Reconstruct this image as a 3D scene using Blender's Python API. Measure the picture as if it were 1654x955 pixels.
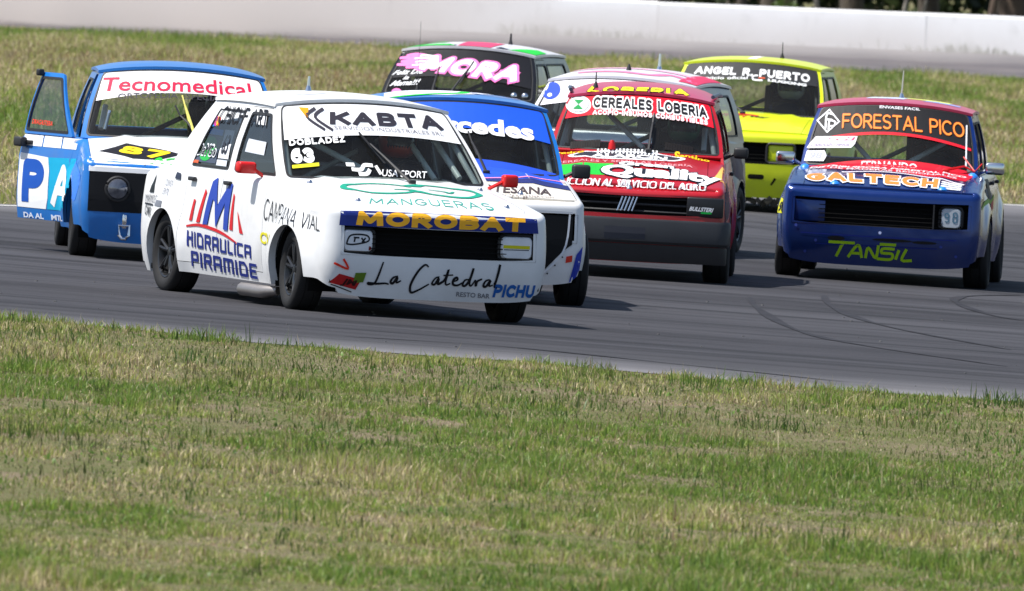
import bpy, bmesh, math, random
import numpy as np
from mathutils import Vector, Matrix, geometry
from mathutils.bvhtree import BVHTree
random.seed(7); rng = np.random.default_rng(7)
SC = bpy.context.scene; COL = SC.collection
for o in list(bpy.data.objects): bpy.data.objects.remove(o)

# ---------------------------------------------------------------- camera, sky, sun, exposure
cam_d = bpy.data.cameras.new('camera'); cam = bpy.data.objects.new('camera', cam_d); COL.objects.link(cam)
SC.camera = cam
cam_d.sensor_width = 36; cam_d.lens = 574.6; cam_d.clip_start = 1; cam_d.clip_end = 6000
PITCH, ROLL = math.atan(722.5/26400), math.atan(0.042)
cam.matrix_world = Matrix.Translation((0, 0, 3.2)) @ Matrix.Rotation(math.pi/2 - PITCH, 4, 'X') @ Matrix.Rotation(ROLL, 4, 'Z')
cam_d.dof.use_dof = True; cam_d.dof.focus_distance = 111; cam_d.dof.aperture_fstop = 15

SUN_DIR = Vector((-0.46, -0.10, 0.88)).normalized()          # towards the sun
w = bpy.data.worlds.new('World'); SC.world = w; w.use_nodes = True
nt = w.node_tree; bg = nt.nodes['Background']
sky = nt.nodes.new('ShaderNodeTexSky'); sky.sky_type = 'NISHITA'; sky.sun_disc = False
sky.sun_elevation = math.asin(SUN_DIR.z); sky.sun_rotation = math.atan2(SUN_DIR.x, SUN_DIR.y)
sky.air_density = 1.0; sky.dust_density = 1.5
nt.links.new(sky.outputs[0], bg.inputs[0]); bg.inputs[1].default_value = 0.105
sl = bpy.data.lights.new('sun', 'SUN'); sl.energy = 5.0; sl.angle = math.radians(0.6); sl.color = (1, 0.96, 0.9)
so = bpy.data.objects.new('sun', sl); COL.objects.link(so)
so.rotation_euler = SUN_DIR.to_track_quat('Z', 'Y').to_euler()
SC.view_settings.view_transform = 'Standard'; SC.view_settings.look = 'None'
SC.view_settings.exposure = 0.40; SC.view_settings.gamma = 1
SC.render.engine = 'CYCLES'
SC.cycles.max_bounces = 8; SC.cycles.transparent_max_bounces = 16
SC.cycles.volume_step_rate = 2; SC.cycles.volume_bounces = 2; SC.cycles.use_denoising = True

# ---------------------------------------------------------------- helpers
def srgb(h, a=1.0):
    h = h.lstrip('#'); c = [int(h[i:i+2], 16)/255 for i in (0, 2, 4)]
    return tuple(((x/12.92) if x < .04045 else ((x+.055)/1.055)**2.4)*a for x in c) + (1,)
def tag(o, label=None, cat=None, group=None, kind=None):
    for k, v in (('label', label), ('category', cat), ('group', group), ('kind', kind)):
        if v: o[k] = v
    return o
def obj(name, verts, faces, mat, parent=None, smooth=False, angle=None):
    me = bpy.data.meshes.new(name); me.from_pydata([tuple(v) for v in verts], [], faces)
    return mobj(name, me, mat, parent, smooth, angle)
def mobj(name, me, mat, parent=None, smooth=False, angle=None):
    if mat: me.materials.append(mat)
    if smooth: me.polygons.foreach_set('use_smooth', [True]*len(me.polygons))
    if angle: me.set_sharp_from_angle(angle=math.radians(angle))
    me.update()
    o = bpy.data.objects.new(name, me); COL.objects.link(o)
    if parent: o.parent = parent
    return o
def bobj(name, bm, mat, parent=None, smooth=False, angle=None):
    me = bpy.data.meshes.new(name); bm.to_mesh(me); bm.free()
    return mobj(name, me, mat, parent, smooth, angle)
def empty(name, loc=(0, 0, 0), rz=0):
    o = bpy.data.objects.new(name, None); COL.objects.link(o); o.location = loc; o.rotation_euler.z = rz; o.empty_display_size = .1
    return o
def sstep(x): x = min(1, max(0, x)); return x*x*(3-2*x)
def add_tube(bm, pts, r, n=8, closed=False):
    pts = [Vector(p) for p in pts]; rings = []
    m = len(pts)
    for i, p in enumerate(pts):
        a = pts[(i-1) % m] if (closed or i > 0) else p; b = pts[(i+1) % m] if (closed or i < m-1) else p
        t = (b-a).normalized(); u = t.orthogonal() if abs(t.z) > .9 else t.cross(Vector((0, 0, 1)))
        u.normalize(); v = t.cross(u); rr = r[i] if isinstance(r, (list, tuple)) else r
        rings.append([bm.verts.new(p + (u*math.cos(k*2*math.pi/n) + v*math.sin(k*2*math.pi/n))*rr) for k in range(n)])
    for i in range(m if closed else m-1):
        A, B = rings[i], rings[(i+1) % m]
        for k in range(n): bm.faces.new((A[k], A[(k+1) % n], B[(k+1) % n], B[k]))
    if not closed: bm.faces.new(rings[0][::-1]); bm.faces.new(rings[-1])
def add_box(bm, c, s, bev=0, rot=None):
    r = bmesh.ops.create_cube(bm, size=1); vs = r['verts']
    bmesh.ops.scale(bm, vec=s, verts=vs)
    if bev:
        es = list({e for v in vs for e in v.link_edges})
        r2 = bmesh.ops.bevel(bm, geom=es, offset=bev, segments=3, affect='EDGES', profile=.5)
        vs = list({v for f in r2['faces'] for v in f.verts} | {v for v in vs if v.is_valid})
    if rot: bmesh.ops.transform(bm, matrix=rot, verts=vs)
    bmesh.ops.translate(bm, vec=c, verts=vs)
def lathe_x(bm, prof, n=32, cx=0, cy=0, cz=0, a0=0, a1=2*math.pi):
    """prof = [(x, r)] turned about the X axis through (cy, cz)"""
    full = abs(a1-a0-2*math.pi) < 1e-6; m = n if full else n+1; rings = []
    for (x, r) in prof:
        rings.append([bm.verts.new((cx+x, cy+r*math.cos(a0+(a1-a0)*k/n), cz+r*math.sin(a0+(a1-a0)*k/n))) for k in range(m)])
    for A, B in zip(rings, rings[1:]):
        for k in range(n if full else n):
            bm.faces.new((A[k], A[(k+1) % m], B[(k+1) % m], B[k]))

# ---------------------------------------------------------------- materials
MATS = {}
def nodes_of(m): m.use_nodes = True; t = m.node_tree; return t, t.nodes, t.links, t.nodes['Principled BSDF']
def paint(name, col, rough=.32, coat=.35, metal=0.0, dirt=.35):
    key = ('p', name)
    if key in MATS: return MATS[key]
    m = bpy.data.materials.new(name); t, N, L, b = nodes_of(m)
    tc = N.new('ShaderNodeTexCoord')
    n1 = N.new('ShaderNodeTexNoise'); n1.inputs['Scale'].default_value = 2.2; n1.inputs['Detail'].default_value = 6; n1.inputs['Roughness'].default_value = .65
    L.new(tc.outputs['Object'], n1.inputs['Vector'])
    sep = N.new('ShaderNodeSeparateXYZ'); L.new(tc.outputs['Object'], sep.inputs[0])
    low = N.new('ShaderNodeMapRange'); low.inputs[1].default_value = .1; low.inputs[2].default_value = .55; low.inputs[3].default_value = .75*dirt; low.inputs[4].default_value = .06*dirt
    L.new(sep.outputs[2], low.inputs[0])
    mr = N.new('ShaderNodeMapRange'); mr.inputs[1].default_value = .42; mr.inputs[2].default_value = .75
    L.new(n1.outputs[0], mr.inputs[0])
    mu = N.new('ShaderNodeMath'); mu.operation = 'MULTIPLY'; L.new(low.outputs[0], mu.inputs[0]); L.new(mr.outputs[0], mu.inputs[1])
    mx = N.new('ShaderNodeMix'); mx.data_type = 'RGBA'; mx.inputs[6].default_value = col; mx.inputs[7].default_value = (.17, .15, .125, 1)
    L.new(mu.outputs[0], mx.inputs[0]); L.new(mx.outputs[2], b.inputs['Base Color'])
    rr = N.new('ShaderNodeMapRange'); rr.inputs[3].default_value = rough; rr.inputs[4].default_value = min(1, rough+.35); L.new(mu.outputs[0], rr.inputs[0]); L.new(rr.outputs[0], b.inputs['Roughness'])
    b.inputs['Coat Weight'].default_value = coat; b.inputs['Specular IOR Level'].default_value = .35; b.inputs['Coat Roughness'].default_value = .12; b.inputs['Metallic'].default_value = metal
    n2 = N.new('ShaderNodeTexNoise'); n2.inputs['Scale'].default_value = 3.5; n2.inputs['Detail'].default_value = 2
    L.new(tc.outputs['Object'], n2.inputs['Vector'])
    bp = N.new('ShaderNodeBump'); bp.inputs['Strength'].default_value = .35; bp.inputs['Distance'].default_value = .02
    L.new(n2.outputs[0], bp.inputs['Height']); L.new(bp.outputs[0], b.inputs['Normal']); L.new(bp.outputs[0], b.inputs['Coat Normal'])
    MATS[key] = m; return m
def plain(name, col, rough=.6, metal=0, noise=.25, scale=9, spec=.5):
    key = ('f', name)
    if key in MATS: return MATS[key]
    m = bpy.data.materials.new(name); t, N, L, b = nodes_of(m)
    tc = N.new('ShaderNodeTexCoord'); n = N.new('ShaderNodeTexNoise'); n.inputs['Scale'].default_value = scale; n.inputs['Detail'].default_value = 5
    L.new(tc.outputs['Object'], n.inputs['Vector'])
    hv = N.new('ShaderNodeHueSaturation'); hv.inputs['Color'].default_value = col
    mr = N.new('ShaderNodeMapRange'); mr.inputs[3].default_value = 1-noise; mr.inputs[4].default_value = 1+noise
    L.new(n.outputs[0], mr.inputs[0]); L.new(mr.outputs[0], hv.inputs['Value']); L.new(hv.outputs[0], b.inputs['Base Color'])
    b.inputs['Roughness'].default_value = rough; b.inputs['Metallic'].default_value = metal; b.inputs['Specular IOR Level'].default_value = spec
    MATS[key] = m; return m
def vinyl(hexcol, a=1.0): return plain('vinyl_'+hexcol.strip('#'), srgb(hexcol, a), .5, 0, .07, 5, .22)
def glass(name, tint, refl=1.0):
    key = ('g', name)
    if key in MATS: return MATS[key]
    m = bpy.data.materials.new(name); m.use_nodes = True; t = m.node_tree; N = t.nodes; L = t.links; N.clear()
    o = N.new('ShaderNodeOutputMaterial'); tr = N.new('ShaderNodeBsdfTransparent'); tr.inputs[0].default_value = (*tint, 1)
    gl = N.new('ShaderNodeBsdfGlossy'); gl.inputs['Roughness'].default_value = .05
    fr = N.new('ShaderNodeFresnel'); fr.inputs[0].default_value = 1.5
    mu = N.new('ShaderNodeMath'); mu.operation = 'MULTIPLY'; mu.inputs[1].default_value = refl; L.new(fr.outputs[0], mu.inputs[0])
    mx = N.new('ShaderNodeMixShader'); L.new(mu.outputs[0], mx.inputs[0]); L.new(tr.outputs[0], mx.inputs[1]); L.new(gl.outputs[0], mx.inputs[2])
    df = N.new('ShaderNodeBsdfDiffuse'); df.inputs[0].default_value = (.32, .31, .28, 1)       # dust film on the pane
    n = N.new('ShaderNodeTexNoise'); n.inputs['Scale'].default_value = 4; n.inputs['Detail'].default_value = 6
    tc = N.new('ShaderNodeTexCoord'); L.new(tc.outputs['Object'], n.inputs['Vector'])
    mr = N.new('ShaderNodeMapRange'); mr.inputs[3].default_value = .0; mr.inputs[4].default_value = .05; L.new(n.outputs[0], mr.inputs[0])
    m2 = N.new('ShaderNodeMixShader'); L.new(mr.outputs[0], m2.inputs[0]); L.new(mx.outputs[0], m2.inputs[1]); L.new(df.outputs[0], m2.inputs[2])
    L.new(m2.outputs[0], o.inputs[0]); MATS[key] = m; return m
RUBBER = plain('tyre_rubber', (.018, .018, .019, 1), .75, 0, .3, 14, .3)
BLACKP = plain('black_plastic', (.022, .022, .024, 1), .5, 0, .25)
LINER = plain('wheel_arch_liner_black', (.008, .008, .008, 1), .9, 0, .2, 8, .1)
INTER = plain('interior_black', (.02, .02, .022, 1), .8, 0, .3, 9, .2)
CAGE = plain('roll_cage_paint', (.42, .47, .48, 1), .45)
CAGEB = plain('roll_cage_black', (.03, .03, .035, 1), .5)
RIM = plain('wheel_alloy_dark', (.06, .062, .066, 1), .35, .8, .25, 20)
RIML = plain('wheel_alloy_light', (.22, .22, .23, 1), .35, .8, .25, 20)
CHROME = plain('chrome', (.75, .76, .78, 1), .12, 1, .05)
RED = plain('red_plastic', srgb('#d01818'), .35)
RUBBERTRIM = plain('window_rubber', (.015, .015, .016, 1), .55)
SUIT = plain('race_suit', (.03, .035, .06, 1), .8)
SKIN = plain('skin', (.45, .27, .19, 1), .5)

# ---------------------------------------------------------------- lettering and paint shapes laid on the car surfaces
TEXTCACHE = {}
def text_mesh(s, bold=0.0, shear=0.0, space=1.0, narrow=1.0):
    key = (s, bold, shear, space)
    if key not in TEXTCACHE:
        cu = bpy.data.curves.new('lettering', 'FONT'); cu.body = s; cu.offset = bold; cu.shear = shear; cu.space_character = space
        cu.resolution_u = 3; cu.fill_mode = 'BOTH' if False else 'FRONT'
        o = bpy.data.objects.new('lettering', cu); COL.objects.link(o)
        dg = bpy.context.evaluated_depsgraph_get(); me = o.evaluated_get(dg).to_mesh()
        V = np.array([tuple(v.co)[:2] for v in me.vertices]); F = [tuple(p.vertices) for p in me.polygons]
        o.evaluated_get(dg).to_mesh_clear(); bpy.data.objects.remove(o); bpy.data.curves.remove(cu)
        lo, hi = V.min(0), V.max(0); V = (V-lo)/(hi-lo)
        TEXTCACHE[key] = (V, F)
    return TEXTCACHE[key]
def strokes_mesh(lines, width, taper=False):
    """pen strokes in unit space -> ribbon faces"""
    V, F = [], []
    for ln in lines:
        P = [Vector(p) for p in ln]
        Q = []                                              # Catmull-Rom smoothing
        for i in range(len(P)-1):
            a, b, c, d = P[max(i-1, 0)], P[i], P[i+1], P[min(i+2, len(P)-1)]
            for k in range(5):
                t = k/5; Q.append(.5*((2*b) + (c-a)*t + (2*a-5*b+4*c-d)*t*t + (3*b-a-3*c+d)*t**3))
        Q.append(P[-1]) if len(P) > 2 else None
        if len(P) == 2: Q = [P[0], P[1]]
        base = len(V)
        for i, q in enumerate(Q):
            d = (Q[min(i+1, len(Q)-1)]-Q[max(i-1, 0)]); d = Vector((-d.y, d.x)).normalized() if d.length > 0 else Vector((0, 1))
            wd = width*(.55+.45*math.sin(math.pi*i/max(1, len(Q)-1))) if taper else width
            V += [tuple(q+d*wd/2), tuple(q-d*wd/2)]
        F += [(base+2*i, base+2*i+1, base+2*i+3, base+2*i+2) for i in range(len(Q)-1)]
    return np.array(V), F
def poly_mesh(loops):
    """outline (first) with holes, unit space"""
    V = [Vector(p) for l in loops for p in l]; E = []; k = 0; Fc = []
    for l in loops:
        E += [(k+i, k+(i+1) % len(l)) for i in range(len(l))]; Fc.append(list(range(k, k+len(l)))); k += len(l)
    vo, eo, fo, _, _, _ = geometry.delaunay_2d_cdt(V, E, [], 0, 1e-6)
    def inside(p, l):
        c = False
        for i in range(len(l)):
            (x1, y1), (x2, y2) = l[i], l[(i+1) % len(l)]
            if (y1 > p[1]) != (y2 > p[1]) and p[0] < (x2-x1)*(p[1]-y1)/(y2-y1)+x1: c = not c
        return c
    F = []
    for f in fo:
        c = sum((vo[i] for i in f), Vector((0, 0)))/len(f)
        if inside(c, loops[0]) and not any(inside(c, l) for l in loops[1:]): F.append(tuple(f))
    return np.array([tuple(v) for v in vo]), F
def disc(cx, cy, rx, ry, n=24): return [(cx+rx*math.cos(i*2*math.pi/n), cy+ry*math.sin(i*2*math.pi/n)) for i in range(n)]
def rrect(x0, y0, x1, y1, rx, ry=None, n=4):
    ry = ry or rx; out = []
    for cx, cy, a in ((x1-rx, y0+ry, -90), (x1-rx, y1-ry, 0), (x0+rx, y1-ry, 90), (x0+rx, y0+ry, 180)):
        for k in range(n+1):
            t = math.radians(a+90*k/n); out.append((cx+rx*math.cos(t), cy+ry*math.sin(t)))
    return out
RECT = [(0, 0), (1, 0), (1, 1), (0, 1)]
def decal(car, vf, mat, mode, quad, layer=1, name='lettering', parent=None, step=.045, arc=0.0):
    V, F = vf; Q = [Vector(q) for q in quad]
    bm = bmesh.new(); vs = [bm.verts.new((x, y, 0)) for x, y in V]
    for f in F:
        try: bm.faces.new([vs[i] for i in f])
        except ValueError: pass
    wq = ((Q[1]-Q[0]).length + (Q[2]-Q[3]).length)/2; hq = ((Q[3]-Q[0]).length + (Q[2]-Q[1]).length)/2
    for ax, n in ((0, int(wq/step)), (1, int(hq/step))):
        for k in range(1, n+1):
            co = [0, 0, 0]; co[ax] = k/(n+1); no = [0, 0, 0]; no[ax] = 1
            bmesh.ops.bisect_plane(bm, geom=bm.verts[:]+bm.edges[:]+bm.faces[:], plane_co=co, plane_no=no, dist=1e-6)
    bad = []; orient = None
    par = parent or car['root']; inv = car.get('inv', {}).get(par.name, Matrix())
    for v in bm.verts:
        a, b = v.co.x, v.co.y; b2 = b + arc*(1-(2*a-1)**2)
        p = Q[0]*(1-a)*(1-b2)+Q[1]*a*(1-b2)+Q[2]*a*b2+Q[3]*(1-a)*b2
        if mode == 'front': o, d = Vector((p.x, -4, p.y)), Vector((0, 1, 0))
        elif mode == 'top': o, d = Vector((p.x, p.y, 4)), Vector((0, 0, -1))
        elif mode == 'right': o, d = Vector((-4, p.x, p.y)), Vector((1, 0, 0))      # car's right flank (x<0)
        else: o, d = Vector((4, p.x, p.y)), Vector((-1, 0, 0))
        h = car['bvh'].ray_cast(o, d)
        if h[0] is None: bad.append(v); continue
        n = h[1] if h[1].dot(d) < 0 else -h[1]
        v.co = h[0] - d*.0014*layer + n*.0009*layer
    bmesh.ops.delete(bm, geom=bad, context='VERTS')
    if not bm.faces: bm.free(); print('EMPTY DECAL', name, mode, quad); return None
    bmesh.ops.recalc_face_normals(bm, faces=bm.faces[:])
    bm.faces.ensure_lookup_table()
    dd = {'front': Vector((0, -1, 0)), 'top': Vector((0, 0, 1)), 'right': Vector((-1, 0, 0)), 'left': Vector((1, 0, 0))}[mode]
    for f in bm.faces:
        if f.normal.dot(dd) < 0: f.normal_flip()
    bm.transform(inv)
    o = bobj(name, bm, mat, par)
    if par == car['root']: o.rotation_euler.y = car['lean']
    return o
def text(car, s, hexcol, mode, quad, layer=2, bold=.02, shear=0, outline=None, ow=.03, space=1.0, name='lettering', parent=None, arc=0.0):
    if outline:
        V, F = text_mesh(s, bold+ow, shear, space); k = 0
        q = [Vector(p) for p in quad]; wx = (q[1]-q[0]); wy = (q[3]-q[0]); e = .012
        qq = [q[0]-wx.normalized()*e-wy.normalized()*e, q[1]+wx.normalized()*e-wy.normalized()*e, q[2]+wx.normalized()*e+wy.normalized()*e, q[3]-wx.normalized()*e+wy.normalized()*e]
        decal(car, (V, F), vinyl(outline), mode, qq, layer, name, parent, arc=arc); layer += 1
    return decal(car, text_mesh(s, bold, shear, space), vinyl(hexcol), mode, quad, layer, name, parent, arc=arc)
# heavy display capitals: letter skeletons, stroked and united
def _arc(cx, cy, rx, ry, a, b, n=8): return [(cx+rx*math.cos(math.radians(a+(b-a)*k/n)), cy+ry*math.sin(math.radians(a+(b-a)*k/n))) for k in range(n+1)]
def _O(w=.8): return [_arc(w/2, .5, w/2, .5, 0, 360, 18)]
SK = {'A': (.8, [[(0, 0), (.4, 1), (.8, 0)], [(.15, .33), (.65, .33)]]), 'B': (.66, [[(0, 0), (0, 1), (.38, 1)]+_arc(.38, .76, .25, .24, 90, -90, 6)+[(0, .52)], [(.38, .52)]+_arc(.40, .26, .27, .26, 90, -90, 6)+[(0, 0)]]),
 'C': (.72, [_arc(.42, .5, .42, .5, 50, 310, 14)]), 'D': (.74, [[(0, 0), (0, 1), (.3, 1)]+_arc(.3, .5, .44, .5, 90, -90, 9)+[(0, 0)]]), 'E': (.58, [[(.58, 1), (0, 1), (0, 0), (.58, 0)], [(0, .52), (.5, .52)]]),
 'F': (.55, [[(.56, 1), (0, 1), (0, 0)], [(0, .5), (.48, .5)]]), 'G': (.8, [_arc(.42, .5, .42, .5, 50, 340, 14)+[(.8, .46), (.48, .46)]]), 'H': (.68, [[(0, 0), (0, 1)], [(.68, 0), (.68, 1)], [(0, .5), (.68, .5)]]),
 'I': (.0, [[(0, 0), (0, 1)]]), 'K': (.66, [[(0, 0), (0, 1)], [(.66, 1), (.04, .45)], [(.24, .6), (.70, 0)]]), 'L': (.54, [[(0, 1), (0, 0), (.54, 0)]]), 'M': (.96, [[(0, 0), (.06, 1), (.48, .18), (.90, 1), (.96, 0)]]),
 'N': (.72, [[(0, 0), (0, 1), (.72, 0), (.72, 1)]]), 'O': (.84, _O(.84)), 'P': (.62, [[(0, 0), (0, 1), (.34, 1)]+_arc(.34, .73, .28, .27, 90, -90, 7)+[(0, .46)]]), 'R': (.66, [[(0, 0), (0, 1), (.36, 1)]+_arc(.36, .74, .27, .26, 90, -90, 7)+[(0, .48)], [(.3, .48), (.66, 0)]]),
 'S': (.62, [_arc(.32, .75, .30, .25, 35, 270, 10)[:-1]+_arc(.31, .25, .31, .25, 90, -145, 10)]), 'T': (.7, [[(0, 1), (.7, 1)], [(.35, 1), (.35, 0)]]), 'U': (.7, [[(0, 1), (0, .35)]+_arc(.35, .35, .35, .35, 180, 360, 9)+[(.7, 1)]]),
 'V': (.76, [[(0, 1), (.38, 0), (.76, 1)]]), 'Z': (.62, [[(0, 1), (.62, 1), (0, 0), (.62, 0)]]), '6': (.62, [_arc(.31, .31, .31, .31, 0, 360, 14), [(.02, .40)]+_arc(.44, .42, .42, .56, 172, 82, 6)]), '3': (.6, [_arc(.30, .75, .29, .25, 150, -90, 9)+_arc(.29, .26, .32, .26, 90, -150, 9)]),
 '8': (.62, [_arc(.31, .76, .25, .24, 0, 360, 12), _arc(.31, .27, .31, .27, 0, 360, 12)]), '7': (.6, [[(0, 1), (.6, 1), (.2, 0)]]), '9': (.62, [_arc(.31, .69, .31, .31, 0, 360, 14), [(.60, .62)]+_arc(.16, .55, .44, .56, 0, -80, 6)]), '.': (.02, [[(0, 0), (.02, 0)]]), ' ': (.3, []), '-': (.3, [[(0, .45), (.3, .45)]]),
 # squared futuristic forms
 'a': (.7, [[(0, 0), (0, 1), (.7, 1), (.7, 0)], [(0, .42), (.7, .42)]]), 'h': (.6, [[(0, 0), (0, 1)], [(0, .55), (.6, .55), (.6, 0)], [(.6, .55), (.6, 1)]]), 'd': (.7, [[(0, 0), (0, 1), (.5, 1), (.7, .75), (.7, .0), (0, 0)]]), 'r': (.66, [[(0, 0), (0, 1), (.66, 1), (.66, .52), (0, .52)], [(.4, .52), (.66, 0)]]),
 'u': (.66, [[(0, 1), (0, 0), (.66, 0), (.66, 1)]]), 'l': (.5, [[(0, 1), (0, 0), (.5, 0)]]), 'c': (.6, [[(.6, 1), (0, 1), (0, 0), (.6, 0)]]), 'p': (.62, [[(0, 0), (0, 1), (.62, 1), (.62, .42), (0, .42)]]), 'm': (.9, [[(0, 0), (0, 1), (.9, 1), (.9, 0)], [(.45, 1), (.45, .1)]]), 'e': (.6, [[(.6, 1), (0, 1), (0, 0), (.6, 0)], [(0, .5), (.5, .5)]]), 'i': (.0, [[(0, 0), (0, 1)]])}
HC = {}
def heavy(s, th=.24, gap=.14, shear=0.0, grow=0.0, rnd=False):
    key = (s, th, gap, shear, grow, rnd)
    if key in HC: return HC[key]
    x = 0; V2, F2 = [], []; r = th/2+grow
    for ch in s:
        wd, lines = SK[ch]; polys = []
        for ln in lines:
            P = [Vector((p[0]*1.0+x, th/2+p[1]*(1-th))) for p in ln]
            closed = (P[0]-P[-1]).length < 1e-4
            if not closed and not rnd and len(P) > 1:         # square ends
                P[0] = P[0]+(P[0]-P[1]).normalized()*(r*.98 if grow == 0 else r); P[-1] = P[-1]+(P[-1]-P[-2]).normalized()*(r*.98 if grow == 0 else r)
            for a, b in zip(P, P[1:]):
                d = b-a; n = Vector((-d.y, d.x)).normalized()*r
                polys.append([tuple(a+n), tuple(a-n), tuple(b-n), tuple(b+n)])
            for a in (P if (closed or rnd) else P[1:-1]): polys.append([(a.x+r*1.002*math.cos(t*math.pi/5+.1), a.y+r*1.002*math.sin(t*math.pi/5+.1)) for t in range(10)])
        x += wd+th+gap
        if not polys: continue
        V = [Vector(p) for l in polys for p in l]; E = []; k = 0
        for l in polys: E += [(k+i, k+(i+1) % len(l)) for i in range(len(l))]; k += len(l)
        vo, eo, fo, _, _, _ = geometry.delaunay_2d_cdt(V, E, [], 0, 1e-5)
        def ins(p, l):
            c = False
            for i in range(len(l)):
                (x1, y1), (x2, y2) = l[i], l[(i+1) % len(l)]
                if (y1 > p[1]) != (y2 > p[1]) and p[0] < (x2-x1)*(p[1]-y1)/(y2-y1)+x1: c = not c
            return c
        b0 = len(V2); V2 += [(v.x+shear*v.y, v.y) for v in vo]
        for f in fo:
            c = sum((vo[i] for i in f), Vector((0, 0)))/len(f)
            if any(ins(c, l) for l in polys): F2.append(tuple(b0+i for i in f))
    V2 = np.array(V2); lo = np.array([-th/2, 0]); hi = np.array([x-gap-th/2+max(shear, 0), 1.0])
    V2 = (V2-lo)/(hi-lo); HC[key] = (V2, F2); return HC[key]
def htext(car, s, hexcol, mode, quad, layer=2, th=.24, gap=.14, shear=0, outline=None, ow=.07, rnd=False, name='lettering', parent=None, arc=0.0):
    if outline: decal(car, heavy(s, th, gap, shear, ow, rnd), vinyl(outline), mode, quad, layer, name, parent, arc=arc); layer += 1.5
    return decal(car, heavy(s, th, gap, shear, 0, rnd), vinyl(hexcol), mode, quad, layer, name, parent, arc=arc)
def box4(x0, y0, x1, y1): return [(x0, y0), (x1, y0), (x1, y1), (x0, y1)]
def flat(car, loops, hexcol, mode, quad, layer=1, name='painted_patch', parent=None):
    return decal(car, poly_mesh(loops), vinyl(hexcol), mode, quad, layer, name, parent)
def pen(car, lines, width, hexcol, mode, quad, layer=2, name='lettering', taper=False, parent=None):
    return decal(car, strokes_mesh(lines, width, taper), vinyl(hexcol), mode, quad, layer, name, parent)

# ---------------------------------------------------------------- car body
SEDAN = dict(w=.775, fo=.66, wb=2.45, ro=.60, bow=.05, rc=.075, sill=.16, vb=.13, zhf=.72, belt=.865, cowl=.36, deck=2.26, zr_end=.80,
             ra=.315, flare=.045, tr=.272, tw=.19, zg0=.44, zg1=.64, xg=.70, wsb=(.30, .885), wst=(.76, 1.345), rst=1.92, rsb=2.30,
             xb=.700, xr=.595, crown=.05, hcrown=.045, b0=1.10, b1=1.17, dsplit=1.13, dfront=.20, drear=2.02, doors=2, sidewins=None, rearh=None)
UNO = dict(SEDAN, w=.765, fo=.70, wb=2.36, ro=.58, bow=.06, zhf=.675, belt=.915, cowl=.30, deck=2.80, zr_end=.88, wsb=(.24, .955), wst=(.78, 1.345), rise=.065,
           rst=2.62, rsb=2.86, xb=.705, xr=.59, zg0=.49, zg1=.645, xg=.70, dsplit=1.30, b0=1.28, b1=1.36, doors=1, flare=.03, barr=.009)

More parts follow.
